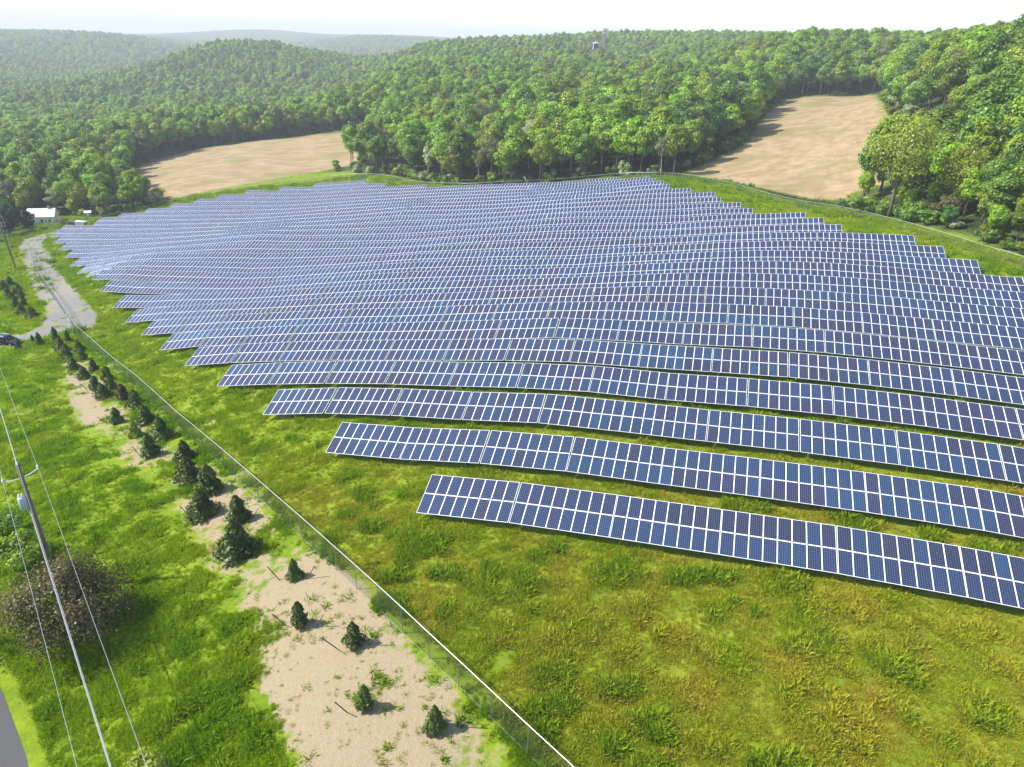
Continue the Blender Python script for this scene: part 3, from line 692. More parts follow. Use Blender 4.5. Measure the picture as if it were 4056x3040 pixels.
hs1 *= np.where((X1 > 70) & (Y1 < 178), np.clip(.36+.017*e1, 0, .8), 1.0)          # scrubby growth along the field-side fence
hs1 *= np.where(np.hypot(X1-82, Y1-154) < 12, .5, 1.0)
hs1 *= np.where((X1 < -150) & (Y1 > 240) & (Y1 < 300), .75, 1.0)
yard = (np.hypot(X1+172, Y1-256) < 13) | ((np.abs(X1-74) < 9) & (Y1 > 160) & (Y1 < 215))
X1, Y1, Z1, e1, S1, hs1, u_, v_, zc_ = [a[~yard] for a in (X1, Y1, Z1, e1, S1, hs1, u_, v_, zc_)]
score = (1/zc_)*np.where(e1 < 11, 1.7, np.where(e1 < 19, 1.15, .8))*np.where(np.abs(u_) < .74, 1, .2)
rank = np.argsort(-score); single = np.zeros(len(X1), bool); single[rank[:290]] = True
def zone(x, y):
    if x < -140 and y < 345: return 'in the copse around the white-roofed house', 'trees around the house'
    if x < -75 and y > 345: return 'in the wood beyond the left brown field', 'trees beyond the left field'
    if x > 70 and y < 215: return 'in the scrub outside the right-hand fence', 'trees in the right-hand scrub'
    if x > 105 or y > 440: return 'on the wooded slope above the right brown field', 'trees on the right slope'
    return 'in the central wood behind the panels', 'trees of the central wood'
def place_tree(kind, var, x, y, z, sc, rz, lab, grp, sxy=1.0):
    cm, tm, _ = PROTO[kind][var]
    t = empty('broadleaf_tree', (x, y, z), rz); t.scale = (sc*sxy, sc*sxy, sc)
    tag(t, lab, 'tree', grp); link('crown', cm, t); link('trunk', tm, t); return t
for i in np.nonzero(single)[0]:
    kd = KINDS[S1[i]]; zt, zg = zone(X1[i], Y1[i]); v = int(rng.integers(len(PROTO[kd])))
    sz = 'tall' if hs1[i] > .98 else 'mid-sized' if hs1[i] > .78 else 'low'
    if e1[i] < 10: zt = zt.replace('in the ', 'on the edge of the ').replace('on the wooded', 'on the edge of the wooded')
    place_tree(kd, v, X1[i], Y1[i], Z1[i], hs1[i], rng.uniform(0, 6.28), f'{sz} {TREE_LABEL[kd]} {zt}', f'{sz} {TREE_LABEL[kd]}s {zg[6:]}', rng.uniform(.9, 1.15))

# instancing of countless plants: a point mesh with size, turn and kind, one object
def scatter(name, P, scale, rot, pick, protos, label, cat, extra=None, kind='stuff'):
    cl = bpy.data.collections.new(name+'_kinds')
    for i, me in enumerate(protos):
        cl.objects.link(bpy.data.objects.new(f'{name}_kind_{i:03d}', me))
    me = bpy.data.meshes.new(name); me.vertices.add(len(P)); me.vertices.foreach_set('co', np.asarray(P, np.float32).ravel())
    def at(n, typ, v, key='value'):
        a = me.attributes.new(n, typ, 'POINT'); a.data.foreach_set(key, np.asarray(v).ravel())
    at('size', 'FLOAT_VECTOR', np.asarray(scale, np.float32), 'vector')
    at('turn', 'FLOAT_VECTOR', np.asarray(rot, np.float32), 'vector'); at('pick', 'INT', np.asarray(pick, np.int32))
    for n, v in (extra or {}).items(): at(n, 'FLOAT', np.asarray(v, np.float32))
    o = link(name, me); tag(o, label, cat, kind=kind)
    ng = bpy.data.node_groups.new(name, 'GeometryNodeTree')
    ng.interface.new_socket('Geometry', in_out='INPUT', socket_type='NodeSocketGeometry'); ng.interface.new_socket('Geometry', in_out='OUTPUT', socket_type='NodeSocketGeometry')
    N = ng.nodes; gi = N.new('NodeGroupInput'); go = N.new('NodeGroupOutput')
    ip = N.new('GeometryNodeInstanceOnPoints'); ci = N.new('GeometryNodeCollectionInfo')
    ci.inputs['Collection'].default_value = cl; ci.inputs['Separate Children'].default_value = True; ci.inputs['Reset Children'].default_value = True
    ip.inputs['Pick Instance'].default_value = True
    def na(n, typ):
        a = N.new('GeometryNodeInputNamedAttribute'); a.data_type = typ; a.inputs['Name'].default_value = n; return a.outputs['Attribute']
    L = ng.links
    L.new(gi.outputs[0], ip.inputs['Points']); L.new(ci.outputs[0], ip.inputs['Instance'])
    L.new(na('pick', 'INT'), ip.inputs['Instance Index']); L.new(na('size', 'FLOAT_VECTOR'), ip.inputs['Scale'])
    er = N.new('FunctionNodeEulerToRotation'); L.new(na('turn', 'FLOAT_VECTOR'), er.inputs[0]); L.new(er.outputs[0], ip.inputs['Rotation'])
    L.new(ip.outputs[0], go.inputs[0])
    md = o.modifiers.new('scatter', 'NODES'); md.node_group = ng
    return o
def joined(cm, tm):
    """crown and trunk in one mesh, for the mass of far trees"""
    V = []; F4 = []; off = 0; mi = []
    me = bpy.data.meshes.new('tree')
    vs_ = []; fs_ = []
    for j, s in enumerate((cm, tm)):
        b = len(vs_); vs_ += [tuple(v.co) for v in s.vertices]
        for p_ in s.polygons: fs_.append(tuple(q+b for q in p_.vertices)); mi.append(j)
    me.from_pydata(vs_, [], fs_); me.materials.append(cm.materials[0]); me.materials.append(tm.materials[0])
    me.polygons.foreach_set('material_index', mi); me.update(); return me
far_protos = []; far_index = {}
for kd in KINDS:
    far_index[kd] = []
    for j, (cm, tm, H_) in enumerate(PROTO[kd]): far_index[kd].append(len(far_protos)); far_protos.append(joined(cm, tm))
def far_set(X, Y, Z, S, hs, rng):
    n = len(X); pick = np.array([far_index[KINDS[s]][int(rng.integers(len(far_index[KINDS[s]])))] for s in S])
    w = rng.uniform(.9, 1.2, n)
    return np.stack([X, Y, Z], 1), np.stack([hs*w, hs*w, hs], 1), np.stack([np.zeros(n), np.zeros(n), rng.uniform(0, 6.28, n)], 1), pick
k = ~single
A = far_set(X1[k], Y1[k], Z1[k], S1[k], hs1[k], rng)
X2, Y2 = poisson(-1500, 1300, 760, 1500, 8.6, rng); X2b, Y2b = poisson(-900, -480, 300, 760, 8.6, rng); X2c, Y2c = poisson(420, 800, 300, 760, 9, rng)
X2, Y2 = np.r_[X2, X2b, X2c], np.r_[Y2, Y2b, Y2c]
X3, Y3 = poisson(-2800, 1900, 1500, 3500, 14, rng)
B = []
for X_, Y_, s_ in ((X2, Y2, 1.0), (X3, Y3, 1.25)):
    Z_ = gz(X_, Y_); kk = view_cone(X_, Y_, Z_, .03); X_, Y_, Z_ = X_[kk], Y_[kk], Z_[kk]
    B.append(far_set(X_, Y_, Z_, species(X_, Y_, rng), (.75+.35*rng.random(len(X_)))*s_, rng))
print('far trees', len(A[0]), [len(b[0]) for b in B])
cat = [np.concatenate([A[q]]+[b[q] for b in B]) for q in range(4)]
scatter('far_woodland', *cat, far_protos, 'mass of spring-green woodland covering the hills behind the solar farm', 'woodland')

# shrubs along the wood edges
Xs, Ys = poisson(-230, 210, 95, 500, 3.6, rng); es = masks(Xs, Ys)
k = (es > .8) & (es < 5.5) & (rng.random(len(Xs)) < .75); Xs, Ys = Xs[k], Ys[k]; Zs = gz(Xs, Ys)
k = view_cone(Xs, Ys, Zs, .02) & (np.hypot(Xs+178, Ys-258) > 12) & ~((Xs > 48) & (Xs < 100) & (Ys > 172) & (Ys < 262)); Xs, Ys, Zs = Xs[k], Ys[k], Zs[k]
us, vs2, zs = project(Xs, Ys, Zs); k = np.argsort(zs)[:230]
for i in k:
    kd = ['mid', 'dark', 'bright', 'olive', 'mid', 'brown', 'pale'][int(rng.integers(7))]; f_, st = SHRUB[kd][int(rng.integers(2))]
    zt, zg = zone(Xs[i], Ys[i]); zt = zt.replace('in the ', 'at the edge of the ').replace('on the ', 'at the foot of the ')
    t = empty('shrub', (Xs[i], Ys[i], Zs[i]), rng.uniform(0, 6.28)); s_ = rng.uniform(.55, 1.35); t.scale = (s_*rng.uniform(.9, 1.3), s_, s_*rng.uniform(.8, 1.2))
    tag(t, f'{SHRUB_LABEL[kd]} {zt}', 'shrub', f'{SHRUB_LABEL[kd]}s by the {zg.split(" of the ")[-1].split(" the ")[-1]}')
    link('foliage', f_, t); link('stem', st, t)

# ------------------------------------------------------------------ trees and bushes that stand out on their own
def single_tree(x, y, H, R, base, n, leaf, kind, label, seed, bark='bark', r0=.28, nl=24, limbs=16, name='broadleaf_tree', cat='tree'):
    cm, tm = tree_meshes(seed, H, R, base, n, leaf, kind, nl, bark, r0, 1.0, limbs)
    t = empty(name, (x, y, float(gz(x, y)))); tag(t, label, cat); link('crown', cm, t); link('trunk', tm, t); return t
single_tree(80.6, 153.5, 22, 8.2, 4.5, 5200, .42, 'lime', 'tall open yellow-green maple standing alone beside the right-hand fence', 301, 'bark', .34, 34, 30)
single_tree(92, 150, 13, 5.5, 2.5, 3600, .42, 'olive', 'olive tree right behind the tall open maple by the fence', 302, 'bark_pale', .2)
single_tree(-31.6, 37.4, 6.2, 4.7, .2, 15000, .16, 'rust', 'big reddish-brown twiggy bush under the power lines near the road', 303, 'bark_pale', .12, 40, 34, 'bush', 'bush')
single_tree(-41.2, 46.5, 3.0, 2.6, .2, 3000, .22, 'bright', 'bright green bush behind the reddish-brown bush', 304, 'bark', .08, 16, 10, 'bush', 'bush')
single_tree(-46.5, 50.6, 2.4, 2.2, .2, 1800, .22, 'mid', 'mid green bush beside the road up the line from the transformer pole', 305, 'bark', .08, 14, 10, 'bush', 'bush')
single_tree(-20.4, 25.2, 2.1, 1.7, .1, 1800, .18, 'lime', 'pale yellow-green bush below the power lines in the roadside grass', 306, 'bark', .06, 12, 8, 'bush', 'bush')
single_tree(-47, 34, 11, 5.0, 3, 3200, .4, 'mid', 'tree across the road from the brown bush', 307)
single_tree(-40, 21, 10, 4.6, 3, 3000, .4, 'mid', 'tree on the far verge of the road, casting shade on the asphalt', 308)
single_tree(-178.5, 240.5, 12.5, 4.6, .6, 5200, .42, 'evergreen', 'dark evergreen tree behind the cluster of power poles', 309, 'bark', .25)
single_tree(-174.8, 246.0, 8.0, 3.0, .5, 3200, .4, 'evergreen', 'smaller dark evergreen tree beside the white-roofed house', 310, 'bark', .22)
single_tree(-188, 252, 13, 4.8, 1, 3800, .45, 'dark', 'tall dark tree at the far corner of the white-roofed house', 311)
single_tree(-176.9, 277, 7.6, 2.9, .6, 2400, .36, 'lime', 'small lime-green conical tree in the yard of the white-roofed house', 312, 'bark', .14)
single_tree(-162, 286, 7.2, 4.6, .6, 3000, .38, 'brown', 'greyish-brown bushy tree at the corner of the left brown field', 313, 'bark_pale', .2)
single_tree(-157, 292, 5.6, 4.4, .5, 2400, .38, 'brown', 'low greyish-brown thicket beside the left brown field', 314, 'bark_pale', .16)
single_tree(-152, 297, 4.6, 3.6, .4, 1800, .36, 'olive', 'low olive thicket poking into the left brown field', 315, 'bark', .12)
single_tree(-167, 252.5, 3.6, 2.2, .4, 700, .28, 'brown', 'bare twiggy shrub in front of the white-roofed house', 316, 'bark_pale', .08)
single_tree(85, 141, 5.4, 3.0, .3, 2600, .34, 'rust', 'reddish-brown vine-covered bush outside the right-hand fence', 317, 'bark', .12, 18, 10, 'bush', 'bush')
single_tree(-30.0, 282.0, 15, 1.9, 2.0, 1700, .42, 'olive', 'narrow ivy-clad snag tree at the front of the central wood', 318, 'bark', .25)

# ------------------------------------------------------------------ planted spruces and their stakes
def spruce_mesh(seed, H, R, kind, round_=0.0, n=2600, leaf=.17):
    rng_ = np.random.default_rng(seed)
    t = rng_.random(n)**.75; t = 1-t                     # height fraction, denser low
    prof = (1-t)**(.9-.4*round_)*(1-round_*.35*(1-t)**6)
    whorl = .82+.22*np.sin(t*H*11+rng_.normal(0, .6, n))
    a = rng_.uniform(0, 6.283, n); lump = 1+.16*np.sin(a*3+seed)+.12*np.sin(a*7+t*9)
    rad = R*prof*whorl*lump*(rng_.random(n)**.28)
    P = np.stack([rad*np.cos(a), rad*np.sin(a), .10+t*H*.97], 1)
    N = np.stack([np.cos(a), np.sin(a), np.full(n, .55)], 1)
    V, F = cards(P, N, leaf, rng_)
    return mesh_np('crown', V, F, [M['leaf_'+kind]])
sp_trunk = MB().tube([(0, 0, -.1), (0, 0, .5), (.02, 0, 1.0)], [.06, .05, .015], 6).mesh('trunk', M['bark'])
SPR = {kd: [spruce_mesh(40+i, 1.0, r_, kd, ro, leaf=.075) for i, (r_, ro) in enumerate(((.42, .2), (.36, .5), (.47, .0), (.33, .7)))] for kd in ('spruce', 'rust', 'olive', 'dark')}
def spruce(x, y, H, label, grp=None, kind='spruce', var=0, wide=1.0):
    t = empty('spruce', (x, y, float(gz(x, y))), random.uniform(0, 6.28)); t.scale = (H*wide*1.15, H*wide*1.15, H)
    tag(t, label, 'tree', grp); link('crown', SPR[kind][var % 4], t); link('trunk', sp_trunk, t); return t
for x, y, h in [(-86.2,110.5,2.15),(-86.1,114.1,1.5),(-83.6,112.3,2.45),(-82.4,114.8,2.65),(-79.9,114.4,2.1)]:
    spruce(x, y, h, 'slim young pine on a bare stem beside the gravel drive', 'young pines beside the drive', 'dark', 3, .8)
for i, (x, y, h) in enumerate([(-128.5,168.4,2.65),(-126.7,163.7,2.65),(-121.3,160.9,2.1),(-119.8,155.2,2.25),(-118.3,155.7,1.9),(-115.4,153.5,2.1),(-115.4,150.3,2.05),(-110.7,147.4,1.7),(-108.8,142.1,2.2),(-106.1,141.1,2.1),(-102.5,135.1,2.3)]):
    spruce(x, y, h, 'dark spruce in the crowded group between the road and the gravel drive', 'spruces crowded beside the drive', 'spruce', i, 1.15)
spruce(-97.2, 130.6, 2.4, 'plump spruce at the end of the crowded group, by the drive junction', None, 'spruce', 0, 1.3)
STRIP = [(-78.1,109.4,2.35),(-74.3,104.9,2.3),(-74.3,108.5,2.0),(-71,103.9,2.2),(-69.3,98.7,2.1),(-65.4,97.6,1.9),(-64.9,94.2,2.0),(-59.8,91.9,2.3),(-56.8,87.4,2.25),(-59.7,88.4,2.15),(-56.4,84.7,2.2),(-52.7,83.2,2.25),(-49,79.6,2.45),(-49,74.9,2.05),(-44.7,73.9,2.35),(-44,70,1.85),(-40.1,68.6,2.65),(-39.4,64.5,2.55),(-34.7,62.8,2.2)]
for i, (x, y, h) in enumerate(STRIP):
    if i == 11: spruce(x, y, h, 'rust-tinged brown spruce in the double row along the chain-link fence', None, 'rust', 1, 1.1)
    elif i == 15: spruce(x, y, h, 'yellowish spruce in the double row along the chain-link fence', None, 'olive', 0, 1.1)
    else: spruce(x, y, h, 'dark rounded spruce in the double row along the chain-link fence', 'spruces in the double row along the fence', 'spruce', i, 1.12)
BIG = [(-32,57.8,2.7),(-28.8,55.4,2.9),(-27.9,51.5,2.6),(-23.9,49.9,2.5),(-22.2,45.1,3.2)]
for i, (x, y, h) in enumerate(BIG):
    if i == 4: spruce(x, y, h, 'largest spruce, broad and cone-shaped, alone on the straw mulch', None, 'spruce', 2, 1.12)
    else: spruce(x, y, h, 'broad full spruce standing on straw mulch near the fence', 'broad full spruces on the mulch', 'spruce', i, 1.18)
YOUNG = [(-16.2,41.2,1.75),(-14.3,36.1,2.1),(-10,34,1.95),(-8.2,29,1.9),(-3.8,27.5,1.9)]
for i, (x, y, h) in enumerate(YOUNG): spruce(x, y, h, 'small slender spruce on the bare straw near the fence corner', 'small slender spruces on the straw', 'spruce', 3 if i % 2 else 0, .85)
stake_m = MB().tube([(0, 0, -.15), (0, 0, 1.5)], .035, 6).mesh('stake', M['stake_wood'])
for wh, (x, y, h) in [('a rounded spruce of the double row', q) for q in STRIP[8:]]+[('the largest cone-shaped spruce' if q is BIG[4] else 'a broad full spruce', q) for q in BIG]+[('a small slender spruce', q) for q in YOUNG]:
    for sx in (-1, 1):
        if random.random() < .12: continue
        px, py = x+sx*random.uniform(.95, 1.25), y+random.uniform(-.35, .25)
        o = link('wooden_stake', stake_m, None, None, (px, py, float(gz(px, py)))); o.rotation_euler = (random.uniform(-.2, .25), sx*random.uniform(.35, .75), 0)
        sd_ = 'road' if sx < 0 else 'fence'; tag(o, f'thin dark stake leaning on the {sd_} side of {wh}', 'stake', f'stakes on the {sd_} side of {wh}')

# ------------------------------------------------------------------ meadow grass and weeds
def tuft_mesh(seed, n, h, spread, w, broad=0.0):
    r = np.random.default_rng(seed); V = []; F = []
    for i in range(n):
        a = r.uniform(0, 6.283); d = r.uniform(0, spread)**1; x, y = d*math.cos(a), d*math.sin(a)
        hh = h*r.uniform(.45, 1.15); b = r.uniform(0, 6.283); ww = w*r.uniform(.7, 1.4); l = hh*r.uniform(.15, .75)
        dx, dy = math.cos(b)*ww, math.sin(b)*ww; lx, ly = math.cos(a+r.normal(0, .7))*l, math.sin(a+r.normal(0, .7))*l
        k = len(V)
        V += [(x-dx, y-dy, -.03), (x+dx, y+dy, -.03), (x+dx*.7+lx*.45, y+dy*.7+ly*.45, hh*.62), (x-dx*.7+lx*.45, y-dy*.7+ly*.45, hh*.62), (x+lx+dx*.1, y+ly+dy*.1, hh*.92), (x+lx, y+ly, hh*.95)]
        F += [(k, k+1, k+2, k+3), (k+3, k+2, k+4, k+5)]
    return mesh_np('tuft', V, F, [M['grass']])
TUFTS = [tuft_mesh(i, 26, .30, .34, .022) for i in range(3)]+[tuft_mesh(10+i, 30, .42, .38, .030) for i in range(2)]+[tuft_mesh(20, 34, .5, .34, .05), tuft_mesh(21, 40, .34, .55, .028)]
rg = np.random.default_rng(77); NT_ = 420000
az = rg.uniform(R_(-56), R_(58), NT_); q = rg.random(NT_)
r_ = (21**.45+(330**.45-21**.45)*q)**(1/.45)
tx, ty = r_*np.sin(az), r_*np.cos(az)-2
tz = gz(tx, ty)
uu, vv, zz = project(tx, ty, tz); ok = (np.abs(uu) < .76) & (vv < .60) & (zz > 5)
ok &= (masks(tx, ty) < .5) & (np.maximum(sdist(FIELD_LEFT, tx, ty), sdist(FIELD_RIGHT, tx, ty)) < 0)
dv = sdist(DRIVE, tx, ty); ok &= (dv < -.3) | ((rg.random(NT_) < .10) & (vnoise(tx, ty, 6, 8) > .5))
ro = (tx-ROAD_A[0])*road_n[0]+(ty-ROAD_A[1])*road_n[1]; ok &= (ro < -1.3) | (ro > 8.5)
Dd = tx*RN[0]+ty*RN[1]-ROW_D1; ss_ = tx*RT[0]+ty*RT[1]; kr = np.floor(Dd/ROW_PITCH).astype(int); fr_ = Dd-kr*ROW_PITCH
R_l = np.array([a for a, b in ROWS]+[1e9]); R_h = np.array([b for a, b in ROWS]+[-1e9]); kc = np.where((kr >= 0) & (kr < 29), kr, 29)
under = (ss_ > R_l[kc]) & (ss_ < R_h[kc]) & (fr_ < 3.6) & (fr_ > .2); ok &= ~under
br = bare_at(tx, ty)+(vnoise(tx, ty, 2.2, 15)-.5)*1.1
ok &= rg.random(NT_) > .97*sstep(.28, .55, br)
tx, ty, tz, r_, br, fr_ = [a[ok] for a in (tx, ty, tz, r_, br, fr_)]; n = len(tx)
print('tufts', n)
clump = np.clip((vnoise(tx, ty, 1.3, 91, 2)-.5)*1.5+.5, 0, 1); clump2 = vnoise(tx, ty, 6, 92, 2)
dryv = np.clip(dry_at(tx, ty)*1.0+(vnoise(tx, ty, 2.4, 93)-.5)*.9*in_fence(tx, ty), 0, 1)
lush = np.maximum(sstep(.60, .80, clump)*sstep(.35, .6, clump2)*.7, .8*sstep(1.0, .3, polyline_dist(FENCE_ROADSIDE, tx, ty)))
size = (.38+1.15*clump**1.6)*(.75+.5*rg.random(n))*np.where(lush > .3, 1.2, 1)*(1+sstep(50, 250, r_)*1.1)
size *= np.where(br > .3, .75, 1.0)*.80
pick = rg.choice(7, n, p=[.2, .2, .2, .12, .12, .06, .10])
scatter('meadow_grass', np.stack([tx, ty, tz], 1), np.stack([size*1.15, size*1.15, size*.9], 1), np.stack([rg.normal(0, .12, n), rg.normal(0, .12, n), rg.uniform(0, 6.28, n)], 1), pick, TUFTS,
        'rough green and yellowish meadow grass around the panels and fence', 'grass', dict(dry=dryv, lush=lush))

# ------------------------------------------------------------------ utility poles and wires
def insulator(b, p, mi=0):
    x, y, z = p; b.tube([(x, y, z), (x, y, z+.10), (x, y, z+.12), (x, y, z+.24)], [.05, .09, .05, .07], 8, mi)
PB = Vector((-36.3, 42.9, float(gz(-36.3, 42.9)))); PH = 11.9
pole = empty('utility_pole', PB); tag(pole, 'weathered wooden utility pole with a grey transformer can', 'utility pole')
ldir = Vector((road_d[0], road_d[1], 0)).normalized(); pdir = Vector((-ldir.y, ldir.x, 0))       # across the line
if pdir.x < 0: pdir = -pdir
MB().tube([(0, 0, -1), (0, 0, PH*.5), (0, 0, PH)], [.20, .17, .13], 12).build('pole', M['pole_wood'], pole, True)
arm = MB()
for s, e in ((-1, .0), (1, .28)): arm.tube([Vector((0, 0, PH-1.15)), pdir*s*.65+Vector((0, 0, PH-1.1+e*.4)), pdir*s*1.15+Vector((0, 0, PH-1.05+e))], .045, 6)
arm.build('insulator_bracket', M['porcelain'], pole)
INS = [pdir*-1.15+Vector((0, 0, PH-1.02)), Vector((0, 0, PH)), pdir*1.15+Vector((0, 0, PH-.75))]
for p in INS:
    b = MB(); insulator(b, p); b.build('insulator', M['porcelain'], pole, True)
tcn = pdir*-.42
can = MB().tube([tcn+Vector((0, 0, PH-3.75)), tcn+Vector((0, 0, PH-3.7)), tcn+Vector((0, 0, PH-2.75)), tcn+Vector((0, 0, PH-2.65))], [.25, .29, .29, .2], 16).build('transformer', M['grey_paint'], pole, True)
bb = MB(); insulator(bb, tcn+Vector((.08, .05, PH-2.66))); insulator(bb, tcn+Vector((-.1, -.04, PH-2.66))); bb.build('bushing', M['porcelain'], can, True)
MB().box((-.30, -.06, PH-3.4), (.05, .06, PH-3.3)).build('bracket', M['galv'], can)
MB().box((-.2, -.2, PH-4.6), (.02, .02, PH-4.45)).build('cable_clamp', M['galv'], pole)
span = Vector((ldir.x, ldir.y, 0))
def wire(p0, p1, sag, label, r=.014):
    pts = []
    for i in range(25):
        t = i/24; p = Vector(p0).lerp(Vector(p1), t); p.z -= sag*4*t*(1-t); pts.append(p)
    o = MB().tube(pts, r, 4).build('power_line', M['cable']); return tag(o, label, 'wire')
nextA = PB+Vector((27.8, -33.4, 4.1)); nextB = PB+Vector((-32, 38.4, -8.5))       # neighbouring poles stand outside the picture
names = ['thin power line strung on the road-side insulator of the transformer pole', 'thin power line strung over the top of the transformer pole', 'thin power line strung on the field-side insulator of the transformer pole']
for p, nm in zip(INS, names):
    off = Vector((p.x, p.y, PH*.98 if p.z > PH-.5 else PH-.9))
    wire(nextA+off, PB+p+Vector((0, 0, .2)), .7, nm+', near span', .013)
    wire(PB+p+Vector((0, 0, .2)), nextB+off, .9, nm+', far span', .013)
wire(nextA+Vector((-.15, 0, 7.3)), PB+Vector((-.22, 0, 7.4)), .8, 'thick bundled telephone cable hung low on the transformer pole, near span', .038)
wire(nextA+Vector((-.15, 0, 8.3)), PB+Vector((-.2, 0, 8.2)), .75, 'twisted service cable hung under the transformer, near span', .02)
wire(PB+Vector((-.22, 0, 7.4)), nextB+Vector((-.15, 0, 7.3)), .8, 'thick bundled telephone cable hung low on the transformer pole, far span', .03)
# row of line poles along the drive, near the house
LP = [(-141.4,189.2,12.5),(-151.6,202.7,12.5),(-160.5,214.1,12.5),(-170.5,227.7,12.5)]
for i, (x, y, h) in enumerate(LP):
    g_ = float(gz(x, y)); t = empty('utility_pole', (x, y, g_)); t.rotation_euler = (0, R_(-5), 0)
    tag(t, ['wooden line pole standing in the grass nearest the spruce group', 'second wooden line pole up the drive, with crossarm', 'third wooden line pole up the drive, with crossarm', 'last wooden line pole, in front of the dark evergreen'][i], 'utility pole', 'line poles beside the drive')
    MB().tube([(0, 0, -1), (0, 0, h*.5), (0, 0, h)], [.19, .16, .12], 8).build('pole', M['pole_wood'], t, True)
    for zz_ in (h-.35, h-1.7):
        MB().box((-1.4, -.06, zz_-.06), (1.4, .06, zz_+.06), rz=.55).build('crossarm', M['pole_wood'], t)
        for a in (-1.25, -.5, .5, 1.25):
            b = MB(); insulator(b, (a*math.cos(.55), a*math.sin(.55), zz_+.05)); b.build('insulator', M['porcelain'], t, True)
for i in range(3):
    x0, y0, h0 = LP[i]; x1, y1, h1 = LP[i+1]
    for a in (-1.25, .5, 1.25):
        o_ = Vector((a*math.cos(.55)-1.05, a*math.sin(.55), h0-.1))
        w_ = wire(Vector((x0, y0, float(gz(x0, y0))))+o_, Vector((x1, y1, float(gz(x1, y1))))+o_, .25, 'thin overhead wire between the line poles beside the drive', .012); w_['group'] = 'wires between the line poles'

# ------------------------------------------------------------------ car on the drive
def rounded(prof, y0, y1, mat, name, parent, bev=.06):
    o = MB().prism(prof, y0, y1).build(name, mat, parent)
    bm = o.modifiers.new('edge', 'BEVEL'); bm.width = bev; bm.segments = 2; bm.limit_method = 'ANGLE'; bm.angle_limit = R_(25)
    return o
cx, cy = -90.6, 114.0
car = empty('parked_car', (cx, cy, float(gz(cx, cy))+.07), R_(-14)); tag(car, 'dark blue estate car with roof rails parked on the gravel drive', 'car')
body = rounded([(-2.35, .32), (2.3, .30), (2.38, .55), (2.30, .82), (1.05, .98), (-2.25, 1.05), (-2.40, .80)], -.91, .91, M['car_paint'], 'body', car, .08)
rounded([(1.0, .98), (.25, 1.50), (-.2, 1.57), (-1.95, 1.53), (-2.3, 1.04)], -.74, .74, M['car_paint'], 'cabin', car, .07)
for s in (-1, 1):
    for q in (((.62, 1.03), (.17, 1.44), (-.42, 1.46), (-.42, 1.03)), ((-.5, 1.03), (-.5, 1.46), (-1.3, 1.45), (-1.3, 1.03)), ((-1.38, 1.03), (-1.38, 1.45), (-1.85, 1.42), (-2.05, 1.05))):
        y = s*.745; MB().add([(x, y+s*.006, z) for x, z in q]+[(x, y-s*.02, z) for x, z in q], [(0, 1, 2, 3) if s < 0 else (3, 2, 1, 0), (7, 6, 5, 4), (0, 4, 5, 1), (1, 5, 6, 2), (2, 6, 7, 3), (3, 7, 4, 0)]).build('window', M['glass_dark'], car)
    MB().tube([(.1, s*.62, 1.57), (-.2, s*.62, 1.63), (-1.8, s*.62, 1.60), (-1.9, s*.62, 1.54)], .022, 6).build('roof_rail', M['rail_bright'], car)
    MB().box((2.12, s*.62-.2, .62), (2.37, s*.62+.2, .76)).build('headlight', M['lamp_glass'], car)
    MB().box((-2.42, s*.68-.15, .78), (-2.33, s*.68+.15, .98)).build('tail_light', M['leaf_rust'], car)
    MB().box((.52, s*.93-.1, 1.0), (.68, s*.93+.1, 1.12)).build('wing_mirror', M['car_paint'], car)
    MB().box((-2.2, s*.915-.012, .33), (2.15, s*.915+.012, .48)).build('sill_trim', M['black_trim'], car)
    for wx in (-1.42, 1.42):
        ty_ = MB().tube([(wx, s*.70, .33), (wx, s*.72, .33), (wx, s*.91, .33), (wx, s*.93, .33)], [.28, .335, .335, .28], 20).build('tyre', M['tyre'], car, True)
        rim = MB().tube([(wx, s*.925, .33), (wx, s*.94, .33)], [.21, .205], 16)
        for a in range(5):
            t_ = a*2*math.pi/5; rim.tube([(wx, s*.945, .33), (wx+.19*math.cos(t_), s*.945, .33+.19*math.sin(t_))], .028, 4)
        rim.build('rim', M['rim'], ty_)
ws = [(1.02, -.68, 1.02), (1.02, .68, 1.02), (.30, .60, 1.49), (.30, -.60, 1.49)]
MB().add(ws+[(x-.03, y, z-.03) for x, y, z in ws], [(0, 1, 2, 3), (7, 6, 5, 4), (0, 4, 5, 1), (1, 5, 6, 2), (2, 6, 7, 3), (3, 7, 4, 0)]).build('windscreen', M['glass_dark'], car)

# ------------------------------------------------------------------ house, shed, hut, cabinets
hx, hy = -180.5, 263.5
house = empty('house', (hx, hy, float(gz(hx, hy))), R_(14)); house.scale = (.88, .88, .88); tag(house, 'small white house with a bright metal roof among dark trees', 'house')
MB().box((-5, -3.2, -1), (5, 3.2, 3.6)).build('wall', M['white_paint'], house)
for s in (-1, 1): MB().add([(s*5, -3.2, 3.6), (s*5, 3.2, 3.6), (s*5, 0, 6.0), (s*4.9, -3.2, 3.6), (s*4.9, 3.2, 3.6), (s*4.9, 0, 6.0)], [(0, 1, 2), (5, 4, 3), (0, 3, 4, 1), (1, 4, 5, 2), (2, 5, 3, 0)]).build('gable', M['white_paint'], house)
rf = MB().prism([(-3.75, 3.25), (0, 6.15), (3.75, 3.25), (3.75, 3.38), (0, 6.30), (-3.75, 3.38)], -5.5, 5.5)
rf.v = [(y, x, z) for x, y, z in rf.v]; rf.f = [tuple(reversed(f)) for f in rf.f]
roof = rf.build('roof', M['white_metal'], house)
for i in range(23):
    x = -5.3+i*.482; b = MB()
    for s in (-1, 1): b.tube([(x, s*3.75, 3.42), (x, 0, 6.33)], .03, 4)
    b.build('roof_seam', M['white_metal'], roof)
